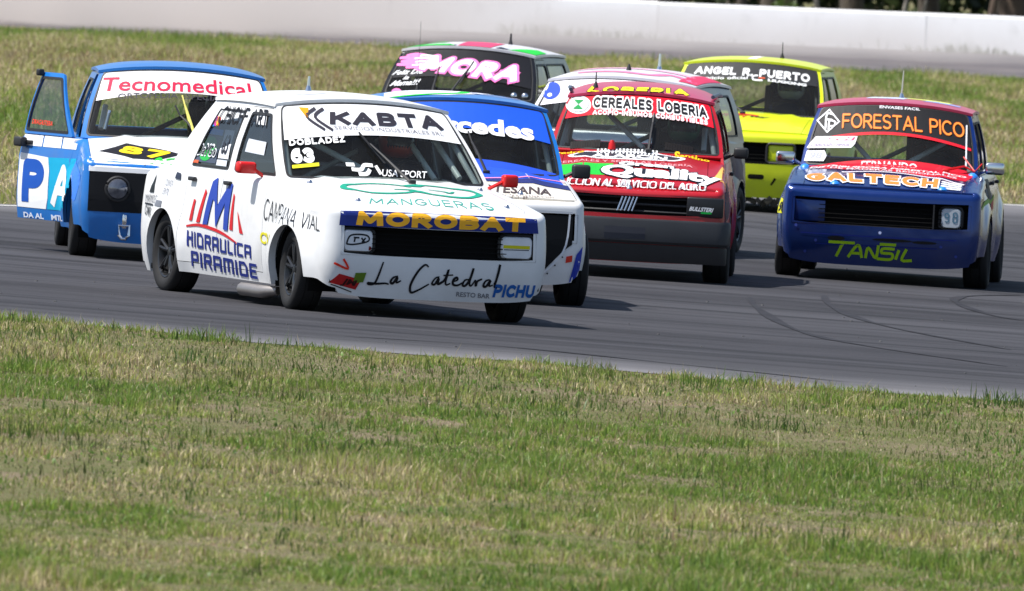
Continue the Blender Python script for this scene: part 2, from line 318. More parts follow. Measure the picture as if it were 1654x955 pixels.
def build_car(name, spec, loc, yaw, mats, label, group='touring race cars packed into the corner', lean=-.9, doorangle=0, glassmat=None, cagemat=None,
              grille='bars', wheelmat=None, steer=0, banner=None):
    S = dict(spec); car = {'S': S, 'lean': math.radians(lean), 'inv': {}}
    root = empty(name); tag(root, label, 'race car', group); car['root'] = root
    root.matrix_world = Matrix.Translation(loc) @ Matrix.Rotation(math.atan(.028), 4, 'Y') @ Matrix.Rotation(yaw, 4, 'Z')
    L_ = car['lean']
    def part(o): o.rotation_euler.y = L_; return o
    w_, fo, wb, ro, bow, rc = S['w'], S['fo'], S['wb'], S['ro'], S['bow'], S['rc']
    zc = S['tr']; ra = S['ra']; ye = wb+ro
    # --- stations round half of the body
    st = []
    xs = [0, .07, .14, .21, .28, .35, .42, .49, .56] + ([.60] if S['xg'] > .61 else []) + [.65, S['xg']]
    xs = [x for x in xs if x < w_-rc+.001]; xs = sorted(set(xs+[w_-rc]))
    for x in xs: st.append((x, -fo+bow*(x/w_)**2, 0.0, -1.0, 'f'))
    y0 = -fo+bow*((w_-rc)/w_)**2
    for k in range(1, 7):
        a = math.radians(-90+90*k/6); st.append((w_-rc+rc*math.cos(a), y0+rc+rc*math.sin(a), math.cos(a), math.sin(a), 'c'))
    ys = set()
    y = y0+rc+.04
    yend = ye-.04-rc
    while y < yend-.02: ys.add(round(y, 4)); y += .045
    keys = []
    for yw in (0, wb):
        for d in (-ra-.003, -ra, ra, ra+.003): keys.append(yw+d)
        for k in range(1, 9): keys += [yw-ra*math.cos(math.pi*k/18), yw+ra*math.cos(math.pi*k/18)]
    dk = [S['dfront'], S['dsplit'], S['drear']] if S['doors'] == 2 else [S['dfront'], S['dsplit']]
    keys += dk + [S['cowl'], S['deck']]
    ys = [y for y in ys if all(abs(y-k) > .012 for k in keys)] + [k for k in keys if y0+rc+.01 < k < yend-.01]
    ys = sorted(set(round(y, 5) for y in ys))
    for y in ys: st.append((w_, y, 1.0, 0.0, 's'))
    rr = .14
    for k in range(0, 7):
        a = math.radians(90*k/6); st.append((w_-rr+rr*math.cos(a), yend+rr*math.sin(a)-.0, math.cos(a), math.sin(a), 'r'))
    for x in [.56, .42, .28, .14, 0]: st.append((x, yend+rr+.03*(1-(x/w_)**2), 0, 1, 'b'))
    def plan(x, y): return x*(1-.035*((y-1.15)/1.9)**2 if abs(x) > .3 else 1)
    def zb(x, y, kd):
        z = S['sill'] if -ra < y < wb+ra else S['vb']
        if kd in 'rb': z = S['vb']+.06
        if kd == 'f': z += .055*(abs(x)/w_)**5
        if kd == 'c' or (kd == 's' and y < -ra): z += .055+.06*sstep((y+fo)/.25)
        for yw in (0, wb):
            d = abs(y-yw)
            if d <= ra+1e-6 and kd == 's': z = max(z, zc-.01+math.sqrt(max(0, ra*ra-d*d)))
        return z
    def zt(y):
        h0, h1 = S['zhf'], S['belt']
        if y < S['cowl']: t = (y+fo)/(S['cowl']+fo); return h0+(h1-h0)*(1-(1-t)**1.25)
        if y < S['deck']: return h1
        t = (y-S['deck'])/(ye-S['deck']); return h1+(S['zr_end']-h1)*t**1.5
    rs = .045
    zbf = S['vb']; k3f = zt(-fo)-rs
    a1, a2 = (S['zg0']-zbf)/(k3f-zbf), (S['zg1']-zbf)/(k3f-zbf)
    fr = [0, a1*.2, a1*.4, a1*.6, a1*.8, a1, a1+(a2-a1)*.33, a1+(a2-a1)*.67, a2, a2+(1-a2)*.35, a2+(1-a2)*.7, 1]
    rg0, rg1 = 5, 8
    NS = 4
    nrow = len(fr)+NS
    def point(s, j):
        x, y, nx, ny, kd = s
        k0 = zb(x, y, kd); k3 = zt(y)-rs
        if j < len(fr): z = k0+(k3-k0)*fr[j]; inn = 0
        else:
            a = math.radians(90*(j-len(fr)+1)/NS); z = k3+rs*math.sin(a); inn = rs*(1-math.cos(a))
        off = -.04*min(1, max(0, (z-.5)/.38))**2*abs(nx) - .05*max(0, (.45-z)/.32)**2*abs(nx)
        if ny < 0: off += abs(ny)*(-.03*max(0, (z-.45)/.3)-.05*max(0, (.34-z)/.22)**1.5)
        for yw in (0, wb):
            d = math.hypot(y-yw, z-zc); off += S['flare']*sstep(1-(d-ra)/.17)*abs(nx)
        if kd == 's' and S.get('crease', 1): off += .006*sstep(1-abs(z-.70)/.035)
        off -= inn
        return Vector((plan(x, y)+nx*off if x > 0 else x, y+ny*off, z))
    H = len(st)
    loopst = list(range(H)) + list(range(H-2, 0, -1)); sgn = [1]*H + [-1]*(H-2); n = len(loopst)
    V = []; idx = {}
    for j in range(nrow):
        for i in range(n):
            p = point(st[loopst[i]], j); p.x *= sgn[i]; idx[(i, j)] = len(V); V.append(p)
    body_f, shell_f, door_f = [], [], {}
    ydr = [(S['dfront'], S['dsplit'])] + ([(S['dsplit'], S['drear'])] if S['doors'] == 2 else [])
    for i in range(n):
        i2 = (i+1) % n; s1, s2 = st[loopst[i]], st[loopst[i2]]
        ym = (s1[1]+s2[1])/2; front = s1[4] == 'f' and s2[4] == 'f' and max(s1[0], s2[0]) <= S['xg']+.001
        side = s1[4] == 's' and s2[4] == 's'
        for j in range(nrow-1):
            q = (idx[(i, j)], idx[(i2, j)], idx[(i2, j+1)], idx[(i, j+1)])
            shell_f.append(q)
            if front and rg0 <= j < rg1: continue
            done = False
            if side and j >= 1:
                for k, (a, b) in enumerate(ydr):
                    if a < ym < b: door_f.setdefault((k, sgn[i] if sgn[i] == sgn[i2] else sgn[i]), []).append(q); done = True
            if not done: body_f.append(q)
    # --- deck: hood, cowl, boot lid
    ND = 14; drow = {}
    def deckrow(i):
        if i in drow: return drow[i]
        s = st[i]; P = V[idx[(i, nrow-1)]]; out = []
        y = s[1]; c = S['hcrown']*sstep((y+fo)/.45)*(1 if y < S['deck'] else sstep((ye-y)/.4))
        for k in range(ND+1):
            u = -1+2*k/ND
            u2 = math.copysign(abs(u)**.9, u)
            if k == 0: out.append(idx[((n-i) % n, nrow-1)])
            elif k == ND: out.append(idx[(i, nrow-1)])
            else:
                bulge = .012*sstep(1-abs(abs(u2)-.62)/.14)*sstep((y+fo)/.5) if y < S['cowl'] else 0
                V.append(Vector((P.x*u2, P.y, P.z+c*(1-u2*u2)+bulge))); out.append(len(V)-1)
        drow[i] = out; return out
    hood_f = []
    ic = [i for i in range(1, H) if st[i][1] <= S['cowl']+1e-4 and st[i][4] in 'fcs']
    idk = [i for i in range(1, H-1) if st[i][1] >= S['deck']-1e-4]
    for seq, hood in ((ic, True), (idk, False)):
        for a, b in zip(seq, seq[1:]):
            A, B = deckrow(a), deckrow(b)
            for k in range(ND):
                q = (A[k], A[k+1], B[k+1], B[k])
                ok = hood and (mats.get('fullhood') or (1 <= k < ND-1 and st[a][1] > -fo+bow+.015))
                shell_f.append(q); (hood_f if ok else body_f).append(q)
    # front/back edge slivers
    A = deckrow(1); c0 = idx[(0, nrow-1)]
    for k in range(ND): body_f.append((A[k], A[k+1], c0))
    # lip at the bottom edge
    lip = []
    base = len(V)
    for i in range(n):
        s = st[loopst[i]]; p = V[idx[(i, 0)]].copy(); p.x -= s[2]*.05*sgn[i]; p.y -= s[3]*.05; p.z += .012; V.append(p)
    for i in range(n): body_f.append((idx[(i, 0)], base+i, base+(i+1) % n, idx[((i+1) % n, 0)]))
    def submesh(nm, faces, mat, par, panel=0, parentmat=None, off=.03):
        bm = bmesh.new(); used = {}
        for f in faces:
            g = []
            for a in f:
                if a not in used: used[a] = bm.verts.new(V[a])
                g.append(used[a])
            try: bm.faces.new(g)
            except ValueError: pass
        bmesh.ops.remove_doubles(bm, verts=bm.verts[:], dist=1e-5)
        bmesh.ops.recalc_face_normals(bm, faces=bm.faces[:])
        bm.faces.ensure_lookup_table()
        if panel:
            bd = {v for e in bm.edges if e.is_boundary for v in e.verts}
            mv = {}
            for v in bd:
                nb = [e.other_vert(v).co for e in v.link_edges if e.other_vert(v) not in bd]
                if not nb: nb = [e.other_vert(v).co for e in v.link_edges]
                d = sum(nb, Vector())/len(nb)-v.co; mv[v] = v.co + d.normalized()*min(.004, d.length*.4)
            for v, c in mv.items(): v.co = c
            c0_ = sum((v.co for v in bm.verts), Vector())/len(bm.verts)
            es = [e for e in bm.edges if e.is_boundary]
            r = bmesh.ops.extrude_edge_only(bm, edges=es); nv = [g for g in r['geom'] if isinstance(g, bmesh.types.BMVert)]
            dv = Vector((0, 0, -off)) if nm == 'hood' else Vector((-off if c0_.x > 0 else off, 0, 0))
            bmesh.ops.translate(bm, vec=dv, verts=nv)
            if panel == 2:      # close the inside of an open door
                cp = bmesh.ops.duplicate(bm, geom=[f for f in bm.faces if len(f.verts) == 4])
                bmesh.ops.translate(bm, vec=dv*1.2, verts=[g for g in cp['geom'] if isinstance(g, bmesh.types.BMVert)])
        if parentmat is not None: bm.transform(parentmat)
        return bobj(nm, bm, mat, par, smooth=True, angle=38)
    body = part(submesh('body', body_f, mats['body'], root)); car['body'] = body
    hood = part(submesh('hood', hood_f, mats.get('hood', mats['body']), root, 1)); car['hood'] = hood
    # --- greenhouse
    zb_, zr_ = S['wsb'][1]-.02, S['wst'][1]; yb, yt = S['wsb'][0], S['wst'][0]; rt, rb = S['rst'], S['rsb']; cr = S['crown']
    belt = S['belt']-.012
    def side_x(z):
        t = (z-belt)/(zr_-belt); return S['xb']+(S['xr']-S['xb'])*t + .02*math.sin(math.pi*min(1, max(0, t)))
    def wsP(u, v, push=0):
        z = zb_+(zr_-zb_)*v; x = side_x(z)*u; y = yb+(yt-yb)*v-.085*(1-u*u)*(1-.35*v)
        return Vector((x, y-push, z+cr*(1-u*u)*v+push*.5))
    def rwP(u, v, push=0):
        zb2 = belt+(.01 if S['rearh'] is None else 0); z = zb2+(zr_-zb2)*v; x = side_x(z)*u; y = rb+(rt-rb)*v+.05*(1-u*u)
        return Vector((x, y+push, z+cr*(1-u*u)*v))
    def framed(nm, P, outline, holes, mat, thick, par=root, rev=False, inv=None, shell=None):
        V2, F2 = poly_mesh([outline]+holes); bm = bmesh.new()
        vs = [bm.verts.new((x, y, 0)) for x, y in V2]
        for f in F2: bm.faces.new([vs[i] for i in f])
        return bm
    def surf(nm, P, loops, mat, par, thick=0, grid=None, invm=None, pushd=0):
        """loops in (u,v); cut to a grid, mapped by P, given thickness along the mean inward direction"""
        V2, F2 = poly_mesh(loops); bm = bmesh.new(); vs = [bm.verts.new((x, y, 0)) for x, y in V2]
        for f in F2: bm.faces.new([vs[i] for i in f])
        for ax, cuts in enumerate(grid or ((), ())):
            for c in cuts:
                co = [0, 0, 0]; co[ax] = c; no = [0, 0, 0]; no[ax] = 1
                bmesh.ops.bisect_plane(bm, geom=bm.verts[:]+bm.edges[:]+bm.faces[:], plane_co=co, plane_no=no, dist=1e-6)
        bmesh.ops.remove_doubles(bm, verts=bm.verts[:], dist=1e-5)
        for v in bm.verts: v.co = P(v.co.x, v.co.y, pushd)
        bmesh.ops.recalc_face_normals(bm, faces=bm.faces[:])
        cen = Vector((0, 1.3, .9)); bm.faces.ensure_lookup_table()
        s = sum((f.normal.dot(f.calc_center_median()-cen)*f.calc_area() for f in bm.faces))
        if s < 0: bmesh.ops.reverse_faces(bm, faces=bm.faces[:])
        if thick:
            r = bmesh.ops.solidify(bm, geom=bm.faces[:], thickness=thick)
        if invm is not None: bm.transform(invm)
        return bobj(nm, bm, mat, par, smooth=True, angle=35)
    us = [-.9+.15*k for k in range(13)]; vs_ = [.25, .5, .75]
    hole = rrect(-.95, .04, .95, .955, .04, .06)
    fm = mats.get('pillar', mats['body'])
    part(surf('windshield_frame', wsP, [[(-1, 0), (1, 0), (1, 1), (-1, 1)], hole], fm, root, .025, (us, vs_)))
    part(surf('windshield_seal', wsP, [rrect(-.957, .033, .957, .962, .042, .062), rrect(-.94, .055, .94, .945, .038, .055)], RUBBERTRIM, root, .004, (us, vs_), pushd=.003))
    GM = glassmat or glass('tinted_glass', (.84, .90, .87), .6)
    ws = part(surf('windshield', wsP, [rrect(-.952, .036, .952, .958, .04, .06)], GM, root, 0, (us, vs_), pushd=-.004)); car['ws'] = ws
    rh = rrect(-.88, .12, .88, .9, .06, .09)
    part(surf('rear_window_frame', rwP, [[(-1, 0), (1, 0), (1, 1), (-1, 1)], rh], mats['body'], root, .02, (us, vs_)))
    part(surf('rear_window', rwP, [rrect(-.89, .11, .89, .91, .06, .09)], glass('clear_glass', (.80, .85, .84)), root, 0, (us, vs_), pushd=-.004))
    # side frames in (y, z)
    def sideP(sg):
        return lambda y, z, push=0: Vector((sg*(side_x(z)+push), y, z))
    def yl(z): return yb+(yt-yb)*(z-zb_)/(zr_-zb_)      # A pillar line
    def yr_(z): return rb+(rt-rb)*(z-belt)/(zr_-belt)     # C pillar line
    zw0, zw1 = belt+.035, zr_-.075
    fw = [(yl(zw0)+.10, zw0), (S['b0'], zw0), (S['b0']-.01, zw1), (yl(zw1)+.075, zw1)]
    crw = (.16 if S['doors'] == 2 else .20)
    rwn = [(S['b1'], zw0), (yr_(zw0)-crw-(.22 if S['doors'] == 2 else .1), zw0), (yr_(zw1)-crw-(.05 if S['doors'] == 2 else .04), zw1), (S['b1']-.01, zw1)]
    def shrinkp(p, d):
        c = (sum(a for a, _ in p)/len(p), sum(b for _, b in p)/len(p)); out = []
        for a, b in p: out.append((a+(d if a < c[0] else -d), b+(d if b < c[1] else -d)))
        return out
    def roundp(p, r=.03, n=3):
        out = []
        for i in range(len(p)):
            a, b, c = Vector(p[i-1]), Vector(p[i]), Vector(p[(i+1) % len(p)])
            e = b+(a-b).normalized()*r; f = b+(c-b).normalized()*r
            for k in range(n+1):
                t = k/n; q = e*(1-t)**2+b*2*t*(1-t)+f*t*t; out.append((q.x, q.y))
        return out
    dro = [(yl(belt+.004)+.05, belt+.004), (S['dsplit']+.0, belt+.004), (S['dsplit']-.012, zr_-.035), (yl(zr_-.035)+.045, zr_-.035)]   # front door upper outline
    outline = [(yl(belt-.02), belt-.02), (rb-.0, belt-.02)] + [(yr_(z), z) for z in (belt+.1, zr_-.1)] + [(rt, zr_), (yt, zr_), (yl(zr_-.2), zr_-.2)]
    ygr = [.1*k for k in range(2, 30)]; zgr = [.95, 1.02, 1.1, 1.2]
    car['doors'] = {}
    shellV = [Vector(v) for v in V]; shellF = list(shell_f)
    for sg in (1, -1):
        P = sideP(sg)
        part(surf('side_frame', P, [outline, roundp(dro, .02), roundp(rwn)], fm if mats.get('sidepillar') is None else mats['sidepillar'], root, .02, (ygr, zgr)))
        part(surf('rear_side_window', P, [roundp(shrinkp(rwn, -.008))], glass('side_glass', (.50, .56, .60), 1.3), root, 0, (ygr, zgr), pushd=-.006))
        part(surf('window_seal', P, [roundp(shrinkp(rwn, -.004)), roundp(shrinkp(rwn, .012))], RUBBERTRIM, root, .004, (ygr, zgr), pushd=.004))
        # doors
        for (k, s_), fs in door_f.items():
            if s_ != sg: continue
            if k == 0:
                hz = Vector((sg*(w_-.05), S['dfront']+.01, .5))
                d = empty('door') if False else None
                ang = doorangle if sg == -1 else 0
                M = Matrix.Translation(-hz)
                pan = submesh('door', fs, mats.get('door', mats['body']), root, 2 if ang else 1, M)
                Rl = Matrix.Rotation(L_, 4, 'Y')
                pan.matrix_local = Rl @ Matrix.Translation(hz) @ Matrix.Rotation(math.radians(ang), 4, 'Z')
                car['inv'][pan.name] = M; car['doors'][(k, sg)] = pan
                surf('window_frame', P, [roundp(shrinkp(dro, .006), .02), roundp(fw)], mats.get('doorframe', fm), pan, .022, (ygr, zgr), M)
                surf('window', P, [roundp(shrinkp(fw, -.008))], glass('side_glass', (.50, .56, .60), 1.3), pan, 0, (ygr, zgr), M, pushd=-.006)
                surf('window_seal', P, [roundp(shrinkp(fw, -.004)), roundp(shrinkp(fw, .014))], RUBBERTRIM, pan, .004, (ygr, zgr), M, pushd=.004)
                hx = S['dsplit']-.13
            else:
                pan = part(submesh('rear_door', fs, mats.get('door', mats['body']), root, 1)); car['doors'][(k, sg)] = pan; M = Matrix(); car['inv'][pan.name] = Matrix()
                hx = S['drear']-.14
            bm = bmesh.new(); add_box(bm, (sg*(w_-.012), hx, .80), (.03, .11, .028), .008)
            bm.transform(M); bobj('handle', bm, BLACKP, pan, True, 40)
        b0 = len(shellV)
        q = [P(y, z) for y, z in outline]; shellV += q; shellF.append(tuple(range(b0, b0+len(q))))
    # --- roof
    NU, NW = 16, 12; Vr, Fr = [], []
    def roofP(u, w2):
        y = yt+(rt-yt)*w2 - .085*.65*(1-u*u)*(1-w2)**2 + .05*(1-u*u)*w2**2
        x = (S['xr']+.018)*u*(1+.0*w2)
        ed = abs(u)**6
        z = zr_+.004+cr*(1-u*u)+S.get('rise', .030)*math.sin(math.pi*min(1, max(0, w2)))**.8*(1-ed*.6)-.006*ed
        return Vector((x, y, z))
    for a in range(NU+1):
        for b in range(NW+1):
            u = -1+2*a/NU; u = math.copysign(1-(1-abs(u))**1.25, u); w2 = b/NW
            w2 = -.02+1.04*w2; Vr.append(roofP(u, w2))
    g = lambda a, b: a*(NW+1)+b
    for a in range(NU):
        for b in range(NW): Fr.append((g(a, b), g(a+1, b), g(a+1, b+1), g(a, b+1)))
    bm = bmesh.new(); vv = [bm.verts.new(p) for p in Vr]
    for f in Fr: bm.faces.new([vv[i] for i in f])
    r = bmesh.ops.extrude_edge_only(bm, edges=[e for e in bm.edges if e.is_boundary])
    nv = [g_ for g_ in r['geom'] if isinstance(g_, bmesh.types.BMVert)]
    for v in nv: v.co.z -= .022; v.co.x *= 1.006
    bmesh.ops.recalc_face_normals(bm, faces=bm.faces[:])
    car['roof'] = part(bobj('roof', bm, mats.get('roof', mats['body']), root, True, 50))
    b0 = len(shellV); shellV += Vr; shellF += [tuple(b0+i for i in f) for f in Fr]
    for P in (wsP, rwP):
        b0 = len(shellV); A_ = [-1+k/8 for k in range(17)]; B_ = [k/4 for k in range(5)]
        shellV += [P(u, v) for u in A_ for v in B_]
        shellF += [(b0+a*5+b, b0+(a+1)*5+b, b0+(a+1)*5+b+1, b0+a*5+b+1) for a in range(16) for b in range(4)]
    # grille plane joins the shell
    xg, yg = S['xg'], -fo
    car['bvh'] = BVHTree.FromPolygons(shellV, shellF)
    # --- grille recess
    depth = .07
    bm = bmesh.new()
    sx = [s for s in xs if s <= xg+.001]; full = [-s for s in sx[::-1]]+sx[1:]
    yf = lambda x, z: -fo+bow*(x/w_)**2+.03*max(0, (z-.45)/.3)
    rows = [S['zg0'], S['zg1']]
    top = [(x, yf(x, S['zg1']), S['zg1']) for x in full]; bot = [(x, yf(x, S['zg0']), S['zg0']) for x in full]
    tv = [bm.verts.new(p) for p in top]; bv = [bm.verts.new(p) for p in bot]
    tb = [bm.verts.new((p[0]*.985, p[1]+depth, p[2]-.01)) for p in top]; bb = [bm.verts.new((p[0]*.985, p[1]+depth, p[2]+.01)) for p in bot]
    for k in range(len(full)-1):
        bm.faces.new((tv[k], tv[k+1], tb[k+1], tb[k])); bm.faces.new((bb[k], bb[k+1], bv[k+1], bv[k])); bm.faces.new((tb[k], tb[k+1], bb[k+1], bb[k]))
    bm.faces.new((tv[0], tb[0], bb[0], bv[0])); bm.faces.new((tv[-1], bv[-1], bb[-1], tb[-1]))
    bmesh.ops.recalc_face_normals(bm, faces=bm.faces[:])
    gr = part(bobj('grille', bm, mats.get('grille', LINER), root)); car['grille'] = gr; car['yf'] = yf
    if grille == 'bars':
        nb = 3 if 'barr' in S else 6
        for k in range(nb):
            z = S['zg0']+(S['zg1']-S['zg0'])*(k+.5)/nb; bm = bmesh.new()
            P_ = [(x, yf(x, z)+.028, z) for x in full if abs(x) < xg-.17]
            add_tube(bm, P_, S.get('barr', .0035), 5); bobj('grille_bar', bm, BLACKP if 'barr' in S else LINER, gr)
    # --- underbody, liners
    bm = bmesh.new(); add_box(bm, (0, wb/2-.02, .235), (w_*1.8, wb+fo+ro-.25, .03)); part(bobj('underbody', bm, LINER, root))
    for yw in (0, wb):
        for sg in (1, -1):
            bm = bmesh.new(); lathe_x(bm, [(sg*(w_-.03), ra+.012), (sg*(w_-.30), ra+.012), (sg*(w_-.30), .06)], 20, 0, yw, zc-.01, math.radians(-20), math.radians(200))
            part(bobj('wheel_arch_liner', bm, LINER, root))
    # --- suspension bits and exhaust
    bm = bmesh.new()
    for yw in (0, wb): add_tube(bm, [(-.62, yw, .2), (.62, yw, .2)], .03, 8)
    add_tube(bm, [(-.2, -.2, .17), (-.25, .6, .15), (-.3, 2.0, .15)], .035, 8)
    for x in (-.35, -.1, .12, .3): add_box(bm, (x, -.3+.1*abs(x), .17), (.1, .25, .06), .01)
    part(bobj('axle', bm, LINER, root))
    # --- wheels
    TR, TW = S['tr'], S['tw']
    for yw in (0, wb):
        for sg in (1, -1):
            wr = bpy.data.objects.new('wheel', None); COL.objects.link(wr); wr.parent = root; wr.location = (sg*(w_-TW/2+S.get('wheelout', .015)), yw, TR-.006); wr.empty_display_size = .1
            if yw == 0: wr.rotation_euler.z = math.radians(steer)
            wr.rotation_euler.y = math.radians(-1.5*sg)
            rimr = TR*.66; h = TW/2
            bm = bmesh.new(); lathe_x(bm, [(-h*.8, rimr), (-h, rimr+.02), (-h*1.04, TR*.86), (-h*.93, TR*.965), (-h*.8, TR), (-h*.4, TR+.002), (-h*.38, TR-.004), (-h*.34, TR-.004), (-h*.32, TR+.002), (h*.32, TR+.002), (h*.34, TR-.004), (h*.38, TR-.004), (h*.4, TR+.002), (h*.8, TR), (h*.93, TR*.965), (h*1.04, TR*.86), (h, rimr+.02), (h*.8, rimr)], 48)
            bobj('tyre', bm, RUBBER, wr, True, 50)
            bm = bmesh.new(); lathe_x(bm, [(sg*h*.82, rimr+.004), (sg*h*.86, rimr-.004), (sg*h*.80, rimr-.014), (sg*h*.2, rimr-.03), (-sg*h*.5, rimr-.03), (-sg*h*.5, .03)], 40)
            for k in range(5):
                a = math.radians(72*k+18); c, s = math.cos(a), math.sin(a)
                for e in (-.16, .16):
                    c2, s2 = math.cos(a+e*1.0), math.sin(a+e*1.0)
                    add_tube(bm, [(sg*h*.55, c*.035, s*.035), (sg*h*.68, c2*rimr*.6, s2*rimr*.6), (sg*h*.72, c2*(rimr-.012), s2*(rimr-.012))], [.016, .013, .013], 6)
            lathe_x(bm, [(sg*h*.68, .001), (sg*h*.68, .03), (sg*h*.6, .042), (sg*h*.3, .045)], 16)
            bobj('rim', bm, wheelmat or RIM, wr, True, 40)
            bm = bmesh.new(); lathe_x(bm, [(sg*h*.1, .02), (sg*h*.1, rimr*.75), (sg*h*.0, rimr*.75)], 24); bobj('brake_disc', bm, plain('brake_steel', (.18, .17, .16, 1), .4, .8), wr)
    # --- interior
    bm = bmesh.new(); add_box(bm, (0, .52, belt-.08), (1.28, .34, .16), .04); add_box(bm, (.33, .42, belt-.005), (.34, .2, .05), .02)
    part(bobj('dashboard', bm, INTER, root))
    cm = cagemat or CAGE; bm = bmesh.new(); zt2 = zr_-.035; xm = S['xr']-.04; xl = S['xb']-.07; yB = 1.25
    for sg in (1, -1):
        add_tube(bm, [(sg*xl, .42, .3), (sg*xl, .45, belt), (sg*(xm), yt+.05, zt2), (sg*xm, yB, zt2+.01)], .02, 8)
        add_tube(bm, [(sg*xm, yB, zt2), (sg*(xl), yB+.75, belt-.1)], .018, 8)
    add_tube(bm, [(-xl, yB, .25), (-xl, yB, belt), (-xm, yB, zt2), (xm, yB, zt2), (xl, yB, belt), (xl, yB, .25)], .022, 8)
    add_tube(bm, [(xm, yB, zt2-.02), (-xl, yB+.02, belt-.2)], .018, 8); add_tube(bm, [(-xm, yt+.06, zt2), (xm, yt+.06, zt2)], .018, 8)
    add_tube(bm, [(-.1, yt+.06, zt2), (.5, .5, belt-.02)] if S.get('diag') else [(-xl, yB+.04, belt), (xl, yB+.04, belt)], .018, 8)
    part(bobj('roll_cage', bm, cm, root, True, 50))
    for p, q in S.get('braces', ()):
        bm = bmesh.new(); add_tube(bm, [p, q], .021, 10); part(bobj('cage_brace', bm, plain('cage_brace_paint', (.62, .68, .68, 1), .4), root, True, 50))
    bm = bmesh.new()
    add_box(bm, (.33, 1.10, .42), (.46, .5, .12), .04); add_box(bm, (.33, 1.37, .80), (.46, .12, .78), .05, None)
    add_box(bm, (.12, 1.22, .95), (.06, .3, .4), .02); add_box(bm, (.54, 1.22, .95), (.06, .3, .4), .02)
    part(bobj('seat', bm, INTER, root, True, 40))
    bm = bmesh.new(); R_ = Matrix.Rotation(math.radians(-25), 4, 'X')
    ring = [R_ @ Vector((.17*math.cos(k*math.pi/12), 0, .17*math.sin(k*math.pi/12)))+Vector((.33, .80, .86)) for k in range(24)]
    add_tube(bm, ring, .014, 6, True); c0 = Vector((.33, .79, .85))
    for k in (2, 10, 18): add_tube(bm, [c0, ring[k]], .01, 5)
    add_tube(bm, [c0, (.33, .6, .78)], .02, 6)
    part(bobj('steering_wheel', bm, INTER, root, True, 50))
    # --- floor of the cabin and firewall keep daylight out
    bm = bmesh.new(); add_box(bm, (0, 1.25, .27), (1.36, 1.9, .02)); add_box(bm, (0, .34, .56), (1.3, .03, .55)); add_box(bm, (0, rb-.1, belt-.14) if S['doors'] == 2 else (0, rb-.35, belt-.25), (1.3, .45, .03))
    part(bobj('floor_pan', bm, INTER, root))
    return car

def mirror_part(car, sg, mat, y=.42, z=None, size=(.15, .07, .085), name='side_mirror'):
    S = car['S']; z = z or S['belt']+.05; x = sg*(S['xb']+.02)
    bm = bmesh.new(); add_tube(bm, [(x-sg*.04, y+.02, z-.05), (x+sg*.05, y, z)], .014, 6)
    add_box(bm, (x+sg*.105, y, z+.01), size, .02)
    o = bobj(name, bm, mat, car['root'], True, 40); o.rotation_euler.y = car['lean']
    bm = bmesh.new(); add_box(bm, (x+sg*.105, y+size[1]/2+.002, z+.01), (size[0]*.86, .004, size[2]*.8)); bobj('mirror_glass', bm, CHROME, o)
    return o
def wiper(car, x0=0.0, u=(-.05, .6), lift=.02, mat=BLACKP):
    S = car['S']; bv = car['bvh']
    def on(x, z, l):
        h = bv.ray_cast(Vector((x, -4, z)), Vector((0, 1, 0))); return h[0]+Vector((0, -l, l*.4)) if h[0] else Vector((x, .3, z))
    z0 = S['wsb'][1]+.005; z1 = z0+u[1]*.42
    bm = bmesh.new(); add_tube(bm, [on(x0, z0, .02), on(x0+u[0]*.5, (z0+z1)/2, .045), on(x0+u[0]*.8, z1-.06, .035)], [.012, .009, .007], 6)
    add_tube(bm, [on(x0+u[0]*.45, z0+.11, .012), on(x0+u[0]*.8, z1-.05, .012), on(x0+u[0], z1+.02, .012)], .007, 5)
    add_box(bm, on(x0, z0-.005, .02), (.05, .03, .03), .008)
    o = bobj('wiper', bm, mat, car['root'], True, 40); o.rotation_euler.y = car['lean']
def antenna(car, x, y, h=.35, mat=BLACKP, lean=0.0, r=.005, base=True):
    b = car['bvh'].ray_cast(Vector((x, y, 4)), Vector((0, 0, -1)))[0]
    bm = bmesh.new(); add_tube(bm, [b-Vector((0, 0, .01)), b+Vector((lean*h, 0, h))], [r*1.3, r*.7], 6)
    if base: add_tube(bm, [b, b+Vector((0, 0, .018)), b+Vector((0, 0, .05))], [.022, .018, .006], 10)
    o = bobj('antenna', bm, mat, car['root'], True, 50); o.rotation_euler.y = car['lean']
